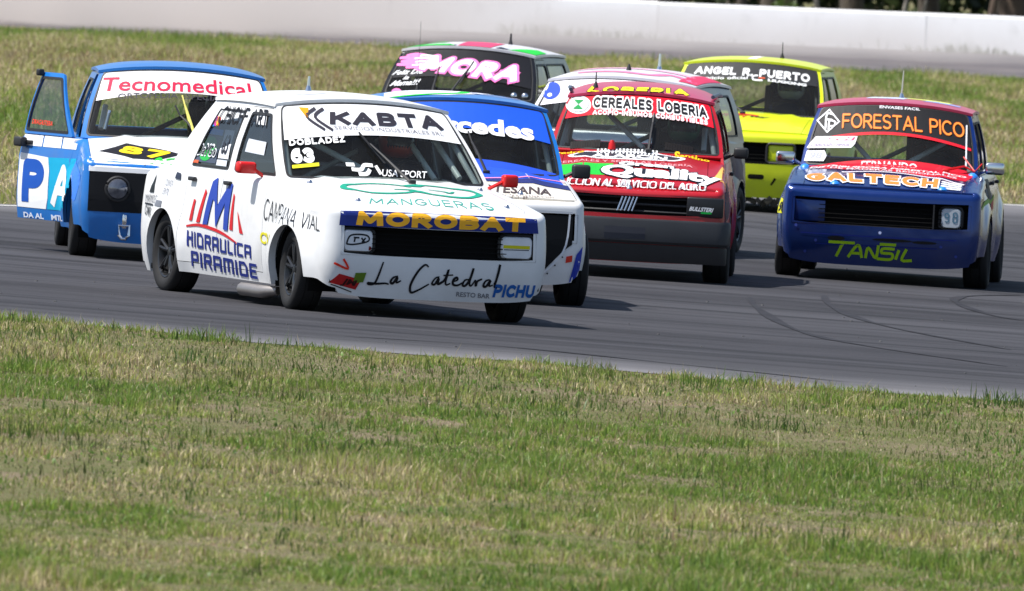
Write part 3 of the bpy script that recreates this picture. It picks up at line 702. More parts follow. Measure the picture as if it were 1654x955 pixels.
def headlight(car, x, shape='square', sx=.19, sz=.155, matf=None, ringmat=None, zc=None, proud=.03):
    S = car['S']; z = zc or (S['zg0']+S['zg1'])/2; y = car['yf'](x, z)+proud
    bm = bmesh.new()
    if shape == 'square':
        lp = rrect(-sx/2, -sz/2, sx/2, sz/2, .035, .035, 4)
        a = [bm.verts.new((x+p[0], y, z+p[1])) for p in lp]; b = [bm.verts.new((x+p[0]*.9, y-.014, z+p[1]*.9)) for p in lp]; c = [bm.verts.new((x+p[0], y+.05, z+p[1])) for p in lp]
        m = len(lp)
        for k in range(m):
            bm.faces.new((a[k], a[(k+1) % m], b[(k+1) % m], b[k])); bm.faces.new((c[k], c[(k+1) % m], a[(k+1) % m], a[k]))
        bm.faces.new(b)
    else:
        for k, (dy, r) in enumerate(()): pass
        prof = [(.05, sx/2), (0, sx/2), (-.012, sx/2*.92), (-.024, sx/2*.6), (-.03, .002)]
        rings = [[bm.verts.new((x+r*math.cos(t*math.pi/12), y+dy, z+r*math.sin(t*math.pi/12))) for t in range(24)] for dy, r in prof]
        for A, B in zip(rings, rings[1:]):
            for t in range(24): bm.faces.new((A[t], A[(t+1) % 24], B[(t+1) % 24], B[t]))
    bmesh.ops.recalc_face_normals(bm, faces=bm.faces[:])
    o = bobj('headlight', bm, matf or CHROME, car['root'], True, 30); o.rotation_euler.y = car['lean']
    bm = bmesh.new(); lp = rrect(-sx/2-.012, -sz/2-.012, sx/2+.012, sz/2+.012, .04, .04, 4) if shape == 'square' else disc(0, 0, sx/2+.01, sx/2+.01)
    add_tube(bm, [(x+p[0], y+.01, z+p[1]) for p in lp], .012, 6, True); bobj('bezel', bm, ringmat or BLACKP, o, True, 50)
    return o
def bonnet_pins(car, pts, mat=CHROME, r=.014):
    for x, y in pts:
        b = car['bvh'].ray_cast(Vector((x, y, 4)), Vector((0, 0, -1)))[0]; bm = bmesh.new()
        add_tube(bm, [b-Vector((0, 0, .005)), b+Vector((0, 0, .008)), b+Vector((0, 0, .022))], [r*1.6, r*1.3, r*.5], 8)
        bobj('bonnet_pin', bm, mat, car['root'], True, 50).rotation_euler.y = car['lean']
def driver(car, label, helm, suit=SUIT, visor=None):
    """seated person: one continuous skinned body, helmet, visor"""
    root = empty('person'); tag(root, label, 'person'); root.matrix_world = car['root'].matrix_world
    cx = .33; pts = []; ed = []; rad = []
    def a(p, r, par=None):
        pts.append(p); rad.append(r); i = len(pts)-1
        if par is not None: ed.append((par, i))
        return i
    pel = a((cx, 1.16, .54), .15); b1 = a((cx, 1.20, .72), .145, pel); b2 = a((cx, 1.20, .90), .16, b1); nk = a((cx, 1.17, 1.02), .062, b2); hd = a((cx, 1.15, 1.10), .085, nk)
    for s in (1, -1):
        sh = a((cx+s*.19, 1.18, .93), .068, b2); el = a((cx+s*.24, 1.02, .76), .048, sh); wr = a((cx+s*.165, .84, .87), .032, el); hn = a((cx+s*.155, .80, .90), .036, wr)
        for q, (dx, dz, ln) in enumerate(((-.03, .03, .9), (-.01, .035, 1), (.012, .035, .95), (.032, .03, .8), (-.03, -.01, .7))):
            f1 = a((cx+s*(.155-dx*.4), .775, .90+dz*ln), .010, hn); a((cx+s*(.155-dx*.4-.012), .79, .915+dz*ln*1.5), .008, f1)
        hp = a((cx+s*.11, 1.05, .52), .09, pel); kn = a((cx+s*.14, .72, .62), .062, hp); an = a((cx+s*.13, .47, .38), .042, kn); a((cx+s*.13, .38, .42), .038, an)
    me = bpy.data.meshes.new('body'); me.from_pydata(pts, ed, []); o = bpy.data.objects.new('body', me); COL.objects.link(o)
    md = o.modifiers.new('s', 'SKIN'); sv = me.skin_vertices[0].data
    for i, r in enumerate(rad): sv[i].radius = (r, r)
    sv[0].use_root = True
    o.modifiers.new('u', 'SUBSURF').levels = 1
    dg = bpy.context.evaluated_depsgraph_get(); m2 = bpy.data.meshes.new_from_object(o.evaluated_get(dg)); bpy.data.objects.remove(o)
    m2.materials.clear(); b = mobj('body', m2, suit, root, True); b.rotation_euler.y = car['lean']
    hc = Vector((cx, 1.13, 1.135)); bm = bmesh.new(); bmesh.ops.create_icosphere(bm, subdivisions=4, radius=1)
    for v in bm.verts:
        c = v.co; 
        c.x *= .128; c.y *= .15; c.z *= .145
        if c.z < -.06: c.z = -.06+(c.z+.06)*.7
        if c.y < 0 and c.z < -.02: c.y *= 1.08
        v.co = c+hc
    bmesh.ops.delete(bm, geom=[f for f in bm.faces if f.calc_center_median().y < hc.y-.08 and -.03 < f.calc_center_median().z-hc.z < .055], context='FACES')
    h = bobj('helmet', bm, helm, root, True); h.rotation_euler.y = car['lean']
    bm = bmesh.new(); bmesh.ops.create_icosphere(bm, subdivisions=3, radius=1)
    for v in bm.verts: v.co = Vector((v.co.x*.118, v.co.y*.145, v.co.z*.13))+hc
    bmesh.ops.delete(bm, geom=[v for v in bm.verts if v.co.y > hc.y-.03], context='VERTS')
    bobj('visor', bm, visor or plain('dark_visor', (.02, .022, .025, 1), .1), root, True).rotation_euler.y = car['lean']
    bm = bmesh.new(); bmesh.ops.create_icosphere(bm, subdivisions=2, radius=1)       # face behind the visor: eye line, nose
    for v in bm.verts:
        v.co = Vector((v.co.x*.075, v.co.y*.09, v.co.z*.105))
        if v.co.y < -.08 and abs(v.co.x) < .02 and -.03 < v.co.z < .02: v.co.y -= .018
        v.co += hc+Vector((0, -.02, 0))
    bobj('head', bm, SKIN, root, True).rotation_euler.y = car['lean']
    return root

# ---------------------------------------------------------------- the ground
def gz(x, y):
    """height of the ground: banked across near the track, falling away behind it"""
    xc = max(-60, min(60, x)); A = 1 if y <= 170 else max(0, 1-(y-170)/150)
    B = 0 if y <= 170 else (.74*(y-170)/150 if y <= 320 else .74+.15*(min(y, 420)-320)/40)
    return -.028*xc*A - B
def vnoise(x, y, s, seed=0):
    """smooth value noise, 0..1"""
    r = np.random.default_rng(seed); G = r.random((256, 256)); x = np.asarray(x)*s+91.7; y = np.asarray(y)*s+47.3
    xi = np.floor(x).astype(int); yi = np.floor(y).astype(int); fx = x-xi; fy = y-yi; fx = fx*fx*(3-2*fx); fy = fy*fy*(3-2*fy)
    a = G[xi % 256, yi % 256]; b = G[(xi+1) % 256, yi % 256]; c = G[xi % 256, (yi+1) % 256]; d = G[(xi+1) % 256, (yi+1) % 256]
    return (a*(1-fx)+b*fx)*(1-fy)+(c*(1-fx)+d*fx)*fy
def mixrgb(N, L, fac, a, b):
    m = N.new('ShaderNodeMix'); m.data_type = 'RGBA'
    for sock, v in ((0, fac), (6, a), (7, b)):
        if isinstance(v, (tuple, float, int)): m.inputs[sock].default_value = v
        else: L.new(v, m.inputs[sock])
    return m.outputs[2]
def noise_node(N, L, vec, scale, detail=5, rough=.6):
    n = N.new('ShaderNodeTexNoise'); n.inputs['Scale'].default_value = scale; n.inputs['Detail'].default_value = detail; n.inputs['Roughness'].default_value = rough
    if vec is not None: L.new(vec, n.inputs['Vector'])
    return n.outputs[0]
def ramp(N, L, v, a, b, c=0.0, d=1.0):
    m = N.new('ShaderNodeMapRange'); L.new(v, m.inputs[0])
    for i, q in enumerate((a, b, c, d)): m.inputs[i+1].default_value = q
    return m.outputs[0]

def mat_ground():
    m = bpy.data.materials.new('soil_and_turf'); t, N, L, b = nodes_of(m); tc = N.new('ShaderNodeTexCoord'); P = tc.outputs['Object']
    n1 = noise_node(N, L, P, .55, 6); n2 = noise_node(N, L, P, 7, 6, .7); n3 = noise_node(N, L, P, 45, 4, .7)
    c = mixrgb(N, L, ramp(N, L, n2, .4, .62), (.13, .165, .045, 1), (.22, .20, .10, 1))
    c = mixrgb(N, L, ramp(N, L, n1, .50, .62), c, (.30, .235, .165, 1))
    c = mixrgb(N, L, ramp(N, L, n3, .3, .7), c, (.10, .09, .05, 1)); 
    L.new(c, b.inputs['Base Color']); b.inputs['Roughness'].default_value = .95; b.inputs['Specular IOR Level'].default_value = .1
    bp = N.new('ShaderNodeBump'); bp.inputs['Strength'].default_value = .8; bp.inputs['Distance'].default_value = .03; L.new(n3, bp.inputs['Height']); L.new(bp.outputs[0], b.inputs['Normal'])
    return m
kx = [-1500, -400, -60, -30, -15, -8, -4, 0, 4, 8, 15, 30, 60, 400, 1500]; ky = [-200, 0, 40, 60, 80, 101, 120, 140, 170, 200, 230, 260, 290, 320, 340, 360, 380, 420, 600, 3000]
V = [(x, y, gz(x, y)) for y in ky for x in kx]; n = len(kx)
tag(obj('ground', V, [(a*n+i, a*n+i+1, (a+1)*n+i+1, (a+1)*n+i) for a in range(len(ky)-1) for i in range(n-1)], mat_ground()), 'grass covered ground with bare sandy patches around the race track', kind='structure')

def mat_track(cx, cy):
    m = bpy.data.materials.new('racing_asphalt'); t, N, L, b = nodes_of(m); tc = N.new('ShaderNodeTexCoord'); P = tc.outputs['Object']
    sub = N.new('ShaderNodeVectorMath'); sub.operation = 'SUBTRACT'; sub.inputs[1].default_value = (cx, cy, 0); L.new(P, sub.inputs[0])
    sp = N.new('ShaderNodeSeparateXYZ'); L.new(sub.outputs[0], sp.inputs[0])
    ln = N.new('ShaderNodeVectorMath'); ln.operation = 'LENGTH'
    flatv = N.new('ShaderNodeCombineXYZ'); L.new(sp.outputs[0], flatv.inputs[0]); L.new(sp.outputs[1], flatv.inputs[1]); L.new(flatv.outputs[0], ln.inputs[0])
    at = N.new('ShaderNodeMath'); at.operation = 'ARCTAN2'; L.new(sp.outputs[1], at.inputs[0]); L.new(sp.outputs[0], at.inputs[1])
    pol = N.new('ShaderNodeCombineXYZ'); L.new(ln.outputs['Value'], pol.inputs[0]); L.new(at.outputs[0], pol.inputs[1])
    mp = N.new('ShaderNodeMapping'); mp.inputs['Scale'].default_value = (1, 2.2, 1); L.new(pol.outputs[0], mp.inputs[0])
    st = noise_node(N, L, mp.outputs[0], 1.7, 8, .72)
    st2 = noise_node(N, L, mp.outputs[0], .35, 4, .6)
    fine = noise_node(N, L, P, 60, 3, .8); mid = noise_node(N, L, P, 1.4, 5, .6)
    c = mixrgb(N, L, ramp(N, L, mid, .3, .7), (.025, .025, .029, 1), (.038, .037, .043, 1))
    c = mixrgb(N, L, ramp(N, L, st2, .42, .62, 0, .6), c, (.070, .070, .080, 1))
    c = mixrgb(N, L, ramp(N, L, st, .48, .60, 0, .75), c, (.012, .012, .014, 1))
    c = mixrgb(N, L, ramp(N, L, fine, .62, .75, 0, .3), c, (.2, .2, .2, 1))
    at2 = N.new('ShaderNodeVertexColor'); at2.layer_name = 'edge'
    c = mixrgb(N, L, ramp(N, L, at2.outputs[0], 0, 1, 0, .7), c, (.21, .205, .215, 1))
    L.new(c, b.inputs['Base Color']); b.inputs['Roughness'].default_value = .85; b.inputs['Specular IOR Level'].default_value = .25
    bp = N.new('ShaderNodeBump'); bp.inputs['Strength'].default_value = .5; bp.inputs['Distance'].default_value = .008; L.new(fine, bp.inputs['Height']); L.new(bp.outputs[0], b.inputs['Normal'])
    return m
def interp(x, pts):
    if x <= pts[0][0]: return pts[0][1]
    for (a, b), (c, d) in zip(pts, pts[1:]):
        if x <= c: return b+(d-b)*(x-a)/(c-a)
    return pts[-1][1]
NEAR = [(-60, 128), (-30, 112), (-10, 105), (-5, 104.1), (-3.2, 103.6), (-1.6, 102), (0, 101.9), (1.6, 100.8), (3.2, 100.9), (6, 101.4), (12, 104), (30, 120), (60, 150)]
FAR = [(-60, 150), (-30, 142), (-10, 136), (-5, 133.5), (-4.2, 133), (-2, 140), (0, 148), (2.4, 159), (5.1, 163), (9, 165), (14, 166), (30, 168), (60, 169)]
def track(name, near, far, xs, label, cx, cy, mat=None):
    V, F, E = [], [], []; m = 14
    fr_ = [0, .006, .02, .05, .1, .2, .3, .4, .5, .6, .7, .8, .9, .97, 1]
    for x in xs:
        a, b = interp(x, near), interp(x, far)
        a += .12*math.sin(x*2.1)+.06*math.sin(x*5.3+1)
        for k, t in enumerate(fr_): y = a+(b-a)*t; V.append((x, y, gz(x, y)+.004)); E.append([.9, 1, .55, .12, 0, 0, 0, 0, 0, 0, 0, 0, .25, .9, 1][k])
    m = len(fr_)
    F = [(a*m+b, (a+1)*m+b, (a+1)*m+b+1, a*m+b+1) for a in range(len(xs)-1) for b in range(m-1)]
    o = obj(name, V, F, mat or mat_track(cx, cy)); tag(o, label, kind='structure')
    ca = o.data.color_attributes.new('edge', 'FLOAT_COLOR', 'POINT')
    for i, e in enumerate(E): ca.data[i].color = (e, e, e, 1)
    return o
xs = sorted(set([-60, -45, -30, -20, -14, -10] + [round(-8+.4*k, 2) for k in range(41)] + [10, 14, 20, 30, 45, 60]))
def edge_line(name, pts, off, wdt, label):
    V, F = [], []; X_ = [x for x in xs if -30 <= x <= 30]
    for x in X_:
        y = interp(x, pts)+off; V += [(x, y, gz(x, y)+.008), (x, y+wdt, gz(x, y+wdt)+.008)]
    tag(obj(name, V, [(2*a, 2*a+2, 2*a+3, 2*a+1) for a in range(len(X_)-1)], plain('worn_white_line', (.5, .5, .48, 1), .9, 0, .5, 4)), label, kind='structure')
track('race_track', NEAR, FAR, xs, 'dark grey asphalt race track with curved rubber marks', 9, 150)
def mat_fartrack():
    m = bpy.data.materials.new('far_asphalt'); t, N, L, b = nodes_of(m); tc = N.new('ShaderNodeTexCoord'); P = tc.outputs['Object']
    mp = N.new('ShaderNodeMapping'); mp.inputs['Scale'].default_value = (.5, .25, 1); L.new(P, mp.inputs[0])
    c = mixrgb(N, L, ramp(N, L, noise_node(N, L, mp.outputs[0], 1.1, 5), .35, .65), (.075, .066, .072, 1), (.15, .130, .125, 1))
    L.new(c, b.inputs['Base Color']); b.inputs['Roughness'].default_value = .9; return m
V, F = [], []
def fe(x): return 318-.9*(max(-20, min(20, x))+10)
FX = [-90, -40, -20, -12, -8, -4, 0, 4, 8, 12, 20, 40, 90]
for x in FX: V += [(x, fe(x), gz(x, fe(x))+.03), (x, 340, gz(x, 340)+.004), (x, 359.9, gz(x, 359.9)+.004)]
tag(obj('far_track', V, [(3*a+k, 3*a+3+k, 3*a+4+k, 3*a+k+1) for a in range(len(FX)-1) for k in (0, 1)], mat_fartrack()), 'greyish brown far straight of the race track below the wall', kind='structure')

edge_line('edge_line', FAR, -.75, .28, 'worn white painted line along the far edge of the track')
# dark curved rubber marks laid down through the bend
V, F = [], []
def gp(px, py): s = (py+245-.07*(px-827))/3.2; return Vector(((px-827)/s, 26400/s))
for pts in ([(1212, 482), (1225, 500), (1290, 535), (1400, 560), (1654, 597)], [(1330, 478), (1350, 500), (1440, 530), (1654, 570)], [(1654, 478), (1560, 480), (1545, 490), (1600, 510), (1660, 520)], [(560, 545), (800, 560), (1100, 590), (1400, 622)]):
    P = [gp(*p) for p in pts]; Q = []
    for i in range(len(P)-1):
        a, b, c, d = P[max(i-1, 0)], P[i], P[i+1], P[min(i+2, len(P)-1)]
        for k in range(8): t = k/8; Q.append(.5*((2*b)+(c-a)*t+(2*a-5*b+4*c-d)*t*t+(3*b-a-3*c+d)*t**3))
    b0 = len(V)
    for i, q in enumerate(Q):
        d = (Q[min(i+1, len(Q)-1)]-Q[max(i-1, 0)]); n_ = Vector((-d.y, d.x)).normalized()*(.035+.015*math.sin(i*.7))*math.sin(math.pi*(i+.5)/len(Q))**.5
        for e in (q+n_, q-n_): V.append((e.x, e.y, gz(e.x, e.y)+.0075))
    F += [(b0+2*i, b0+2*i+1, b0+2*i+3, b0+2*i+2) for i in range(len(Q)-1)]
tag(obj('tyre_marks', V, F, plain('rubber_mark', (.026, .026, .031, 1), .85, 0, .8, 4, .2)), 'dark curved rubber tyre marks on the asphalt', kind='stuff')
# concrete barrier wall, in cast lengths
def mat_wall():
    m = bpy.data.materials.new('whitewashed_concrete'); t, N, L, b = nodes_of(m); tc = N.new('ShaderNodeTexCoord'); P = tc.outputs['Object']
    n1 = noise_node(N, L, P, .9, 7, .65); mp = N.new('ShaderNodeMapping'); mp.inputs['Scale'].default_value = (3, 3, .5); L.new(P, mp.inputs[0]); n2 = noise_node(N, L, mp.outputs[0], 1.5, 5)
    c = mixrgb(N, L, ramp(N, L, n1, .4, .7, 0, .5), (.86, .86, .87, 1), (.74, .73, .72, 1))
    c = mixrgb(N, L, ramp(N, L, n2, .6, .75, 0, .35), c, (.42, .41, .40, 1))
    L.new(c, b.inputs['Base Color']); b.inputs['Roughness'].default_value = .85; return m
WM = mat_wall(); wroot = empty('barrier_wall', (0, 360.2, gz(0, 360))); tag(wroot, 'long low white concrete barrier wall beyond the far straight', 'wall')
bm = bmesh.new(); wl = 5.9
prof = [(-.42, -.3), (-.36, .0), (-.13, .80), (-.07, .845), (.07, .845), (.10, .80), (.12, .2), (.14, -.3)]  # front face tapered back, shaped so that it catches more sun
A = [bm.verts.new((-wl/2, y, z)) for y, z in prof]; B = [bm.verts.new((wl/2, y, z)) for y, z in prof]
for k in range(7): bm.faces.new((A[k], A[k+1], B[k+1], B[k]))
bm.faces.new(A[::-1]); bm.faces.new(B); bmesh.ops.recalc_face_normals(bm, faces=bm.faces[:])
p0 = bobj('wall_panel', bm, WM, wroot); 
for i in range(-7, 8):
    o = p0 if i == -7 else p0.copy()
    if i > -7: COL.objects.link(o); o.parent = wroot
    o.location = (i*5.903+random.uniform(-.01, .01), random.uniform(-.02, .02), random.uniform(-.012, .012)); o.rotation_euler.y = random.uniform(-.001, .001)
    # the left end stands higher: taller panels lead away from the corner
    o.scale.z = 1.0 + (max(0, -i-0)*.12)

# ---------------------------------------------------------------- grass, built blade by blade
def mat_blades(name):
    m = bpy.data.materials.new(name); m.use_nodes = True; t = m.node_tree; N = t.nodes; L = t.links; N.clear()
    o = N.new('ShaderNodeOutputMaterial'); vc = N.new('ShaderNodeVertexColor'); vc.layer_name = 'tint'
    d = N.new('ShaderNodeBsdfDiffuse'); tr = N.new('ShaderNodeBsdfTranslucent'); gl = N.new('ShaderNodeBsdfGlossy'); gl.inputs['Roughness'].default_value = .45
    L.new(vc.outputs[0], d.inputs[0]); L.new(vc.outputs[0], tr.inputs[0]); gl.inputs[0].default_value = (.5, .5, .5, 1)
    a = N.new('ShaderNodeMixShader'); a.inputs[0].default_value = .45; L.new(d.outputs[0], a.inputs[1]); L.new(tr.outputs[0], a.inputs[2])
    b = N.new('ShaderNodeMixShader'); b.inputs[0].default_value = .04; L.new(a.outputs[0], b.inputs[1]); L.new(gl.outputs[0], b.inputs[2])
    L.new(b.outputs[0], o.inputs[0]); return m
def blades(name, X, Y, h, wd, col, label, lean=.6, mat=None):
    n = len(X); Z = np.array([gz(a, b) for a, b in zip(X, Y)]) - .005
    ang = rng.uniform(0, 2*np.pi, n); ld = rng.uniform(0, 2*np.pi, n); ll = np.abs(rng.normal(0, lean, n))*h
    cx, cy = np.cos(ang)*wd/2, np.sin(ang)*wd/2; lx, ly = np.cos(ld)*ll, np.sin(ld)*ll
    hz = h*np.sqrt(np.maximum(.12, 1-(ll/np.maximum(h, 1e-4))**2*.5))
    P = np.empty((n, 5, 3))
    P[:, 0] = np.stack([X-cx, Y-cy, Z], 1); P[:, 1] = np.stack([X+cx, Y+cy, Z], 1)
    P[:, 2] = np.stack([X+cx*.8+lx*.35, Y+cy*.8+ly*.35, Z+hz*.6], 1); P[:, 3] = np.stack([X-cx*.8+lx*.35, Y-cy*.8+ly*.35, Z+hz*.6], 1)
    P[:, 4] = np.stack([X+lx, Y+ly, Z+hz], 1)
    me = bpy.data.meshes.new(name); me.vertices.add(n*5); me.vertices.foreach_set('co', P.ravel())
    base = (np.arange(n)*5)[:, None]; loops = (base+np.array([[0, 1, 2, 3, 3, 2, 4]])).ravel()
    me.loops.add(n*7); me.loops.foreach_set('vertex_index', loops)
    me.polygons.add(n*2); ls = np.empty((n, 2), int); ls[:, 0] = np.arange(n)*7; ls[:, 1] = ls[:, 0]+4
    me.polygons.foreach_set('loop_start', ls.ravel())
    try: lt = np.tile([4, 3], n); me.polygons.foreach_set('loop_total', lt)
    except Exception: pass
    me.update(calc_edges=True); me.validate()
    ca = me.color_attributes.new('tint', 'FLOAT_COLOR', 'POINT')
    C = np.ones((n, 5, 4)); C[:, :, :3] = col[:, None, :]; C[:, 2:4, :3] *= 1.05; C[:, 4, :3] = C[:, 4, :3]*.85+np.array([.30, .26, .12])*.15
    ca.data.foreach_set('color', C.astype(np.float32).ravel())
    o = mobj(name, me, mat or mat_blades(name+'_blade')); return tag(o, label, kind='stuff')
def palette(X, Y, patch, r):
    G = np.array([.24, .33, .055]); G2 = np.array([.10, .20, .035]); YG = np.array([.45, .45, .12]); D = np.array([.62, .52, .31]); BR = np.array([.33, .23, .13])
    n = len(X); col = G[None]*(1-r[:, :1]) + G2[None]*r[:, :1]
    k = np.clip((patch-.40)/.25, 0, 1)[:, None]; col = col*(1-k*.75)+YG*k*.75
    dry = (r[:, 1] < .07+.58*np.clip((patch-.47)/.22, 0, 1)); col[dry] = D*(.6+.5*r[dry][:, 2:3])
    br = (r[:, 3] < .07+.12*(patch > .6)); col[br] = BR*(.6+.6*r[br][:, 2:3])
    return col*(.75+.5*r[:, 2:3])
def nearedge(X): return np.array([interp(x, NEAR)+.12*math.sin(x*2.1)+.06*math.sin(x*5.3+1) for x in X])
N1 = 600000
Y = 66+rng.random(N1)**1.12*38.5; X = rng.uniform(-1, 1, N1)*(Y*.0345+.5)
p1 = vnoise(X, Y*.35, .8, 1)*.32+vnoise(X, Y*.4, 2.4, 2)*.38+vnoise(X, Y*.6, 7, 3)*.30
p2 = vnoise(X, Y*.22, .7, 5)*.6+vnoise(X, Y*.35, 2.4, 6)*.4
edge = nearedge(X); de = edge-Y
# dry strip and bare sandy streak a few metres from the asphalt, running beside it
strip = np.exp(-((de-5.5-1.2*np.sin(X*.9))/2.2)**2)*.20 + np.exp(-((Y-81+X*.8)/2.0)**2)*.13 + np.exp(-((Y-72.5)/.9)**2)*.06 - .10*np.clip((72-Y)/4, 0, 1)
patch = p1+strip*.9-np.exp(-((de-12.5)/3.5)**2)*.09
for bx, bd, wx, wd_, am in ((2.6, 9, 1.4, 1.5, .30), (1.2, 7, .8, .9, .22), (-2.3, 3.6, .5, .9, .30), (-.3, 5.0, .7, .8, .24), (-2.6, 14, .4, 1.0, .25), (.6, 6.2, .6, .7, .2), (-1.2, 4.2, .8, .6, .2)): p2 = p2+am*np.exp(-((X-bx)/wx)**2-((de-bd)/wd_)**2)
bare = np.clip((p2+strip*1.0-.63)/.10, 0, 1)
r = rng.random((N1, 4)); keep = (de > .02) & (r[:, 3] > bare*.88) & (rng.random(N1) < .55+.45*(p1 < .62))
X, Y, patch, bare, r2, de, p1, p2 = X[keep], Y[keep], patch[keep], bare[keep], rng.random((keep.sum(), 4)), de[keep], p1[keep], p2[keep]
tall = np.clip((vnoise(X, Y*.4, 2.2, 9)-.55)/.25, 0, 1)
clump = np.clip((vnoise(X, Y, 1.5, 41)*.5+vnoise(X, Y, 4.2, 42)*.5-.30)/.45, 0, 1)
h = (.012+.024*r2[:, 0])*(1-.5*bare)*(.5+2.3*clump**1.6)*(.75+.6*tall)
patch = patch-.10*(clump-.4)
h = np.where(de < .5, h*1.25, h)
blades('grass', X, Y, h, .0035+.0045*r2[:, 1], palette(X, Y, patch, rng.random((len(X), 4))), 'short green and dry grass in front of the race track', lean=.75)
# matted dead thatch lying low between the blades
n = 190000; Y2 = 63+np.sqrt(rng.random(n))*41.5; X2 = rng.uniform(-1, 1, n)*(Y2*.0345+.5); k = nearedge(X2)-Y2 > .05; X2, Y2 = X2[k], Y2[k]; n = len(X2)
cc = np.array([[.46, .38, .24], [.36, .28, .17], [.27, .30, .10], [.18, .25, .06], [.24, .29, .08]])[rng.integers(0, 5, n)]*rng.uniform(.55, 1.15, (n, 1))
blades('thatch', X2, Y2, .006+.020*rng.random(n), .004+.007*rng.random(n), cc, 'matted dead grass and straw lying on the soil of the verge', lean=1.7)
# tufts of taller grass
TX, TY, TH, TC, TW = [], [], [], [], []
for k in range(620):
    y = 64+math.sqrt(random.random())*39; x = random.uniform(-1, 1)*(y*.0345+.4); e = interp(x, NEAR)
    if y > e-.1: continue
    big = random.random() < .12; nb = random.randint(40, 90) if big else random.randint(14, 36); rad = random.uniform(.05, .16)*(1.6 if big else 1); hh = random.uniform(.06, .11)*(1.5 if big else 1)
    cc = np.array(random.choice([(.085, .16, .028), (.06, .12, .022), (.16, .20, .05), (.30, .25, .12), (.12, .17, .035), (.10, .12, .04)]))
    q = rng.normal(0, rad, (nb, 2)); TX += list(x+q[:, 0]*1.6); TY += list(y+q[:, 1]*2); TH += list(hh*rng.uniform(.5, 1.1, nb)*np.exp(-(q**2).sum(1)/rad**2*.3)); TC += list(cc*rng.uniform(.65, 1.35, (nb, 1))); TW += list(rng.uniform(.004, .009, nb))
blades('grass_tufts', np.array(TX), np.array(TY), np.array(TH), np.array(TW), np.array(TC), 'taller grass tufts scattered over the verge before the track', lean=.55)
# straw coloured seed stalks
n = 700; Y = 63+np.sqrt(rng.random(n))*41; X = rng.uniform(-1, 1, n)*(Y*.0345+.4); k = nearedge(X)-Y > .1; X, Y = X[k], Y[k]
blades('dry_stalks', X, Y, rng.uniform(.06, .17, len(X)), np.full(len(X), .004), np.array([[.5, .42, .25]])*rng.uniform(.6, 1.1, (len(X), 1)), 'pale dry seed stalks standing out of the grass', lean=.5)
# broad leaved weeds among the blades
n = 8000; Y = 63+np.sqrt(rng.random(n))*40; X = rng.uniform(-1, 1, n)*(Y*.0345+.4); q = vnoise(X, Y*.4, 1.8, 21); k = (nearedge(X)-Y > .3) & (q > .55); X, Y = X[k], Y[k]
blades('weed_leaves', X, Y, rng.uniform(.018, .045, len(X)), rng.uniform(.012, .024, len(X)), np.array([[.13, .23, .04]])*rng.uniform(.6, 1.5, (len(X), 1)), 'broad leaved weeds growing between the grass blades', lean=1.0)
# field beyond the corner
def faredge(X): return np.array([interp(x, FAR)+.0 for x in X])
N2 = 300000; Y = 132+rng.random(N2)**.8*189; X = rng.uniform(-1, 1, N2)*(Y*.0335+.8); k = (Y > faredge(X)+.05) & (Y < 318.5-.9*(X+10)+rng.normal(0, .8, N2)); X, Y = X[k], Y[k]; n = len(X)
pf = vnoise(X, Y*.12, .8, 11)*.5+vnoise(X, Y*.2, 2.2, 12)*.3+vnoise(X, Y*.15, .25, 13)*.35-.04
belt_ = np.exp(-((Y-235+X*2)/24)**2)*.15-np.exp(-((Y-180)/14)**2)*.10-np.exp(-((Y-300)/28)**2)*.04
pf = pf+belt_; hh = (.035+.085*rng.random(n)**1.5)*(1+.9*np.clip((vnoise(X, Y*.2, .7, 14)-.5)/.3, 0, 1))
rr = rng.random((n, 4)); C = palette(X, Y, pf, rr)
redd = rng.random(n) < np.clip(belt_*2.0, 0, .28); C[redd] = np.array([.24, .15, .085])*(.6+.8*rng.random((redd.sum(), 1)))
blades('field_grass', X, Y, hh, .007+.013*rng.random(n), C, 'rough field of mixed green and brown grass behind the cars', lean=.9)
# weeds along the foot of the barrier wall and the far straight
n = 9000; X = rng.uniform(-24, 24, n); q = vnoise(X, X*0, .55, 31); k = rng.random(n) < np.clip((q-.45)*3, .04, 1); X = X[k]; Y = 359.5-np.abs(rng.normal(0, .5, len(X)))
hh = rng.uniform(.05, .26, len(X))*np.clip(.4+(vnoise(X, X*0, 1.7, 32)), .4, 1.4)
blades('wall_weeds', X, Y, hh, rng.uniform(.012, .03, len(X)), np.array([[.13, .17, .05]])*rng.uniform(.5, 1.5, (len(X), 1)), 'thin green weeds along the foot of the white barrier wall', lean=.5)
# rubber pickup and pebbles on the asphalt
n = 170; bm = bmesh.new()
for k in range(n):
    y = 101.5+random.random()**1.6*30; x = random.uniform(-5, 7); s = random.uniform(.003, .009)
    if y < interp(x, NEAR)+.2: continue
    add_box(bm, (x, y, gz(x, y)+.006), (s*2, s*2, s), 0, Matrix.Rotation(random.random()*3, 3, 'Z').to_4x4())
tag(bobj('track_debris', bm, plain('debris', (.16, .155, .15, 1), .9, 0, .9, 1.5)), 'small pebbles and rubber crumbs on the asphalt', kind='stuff')

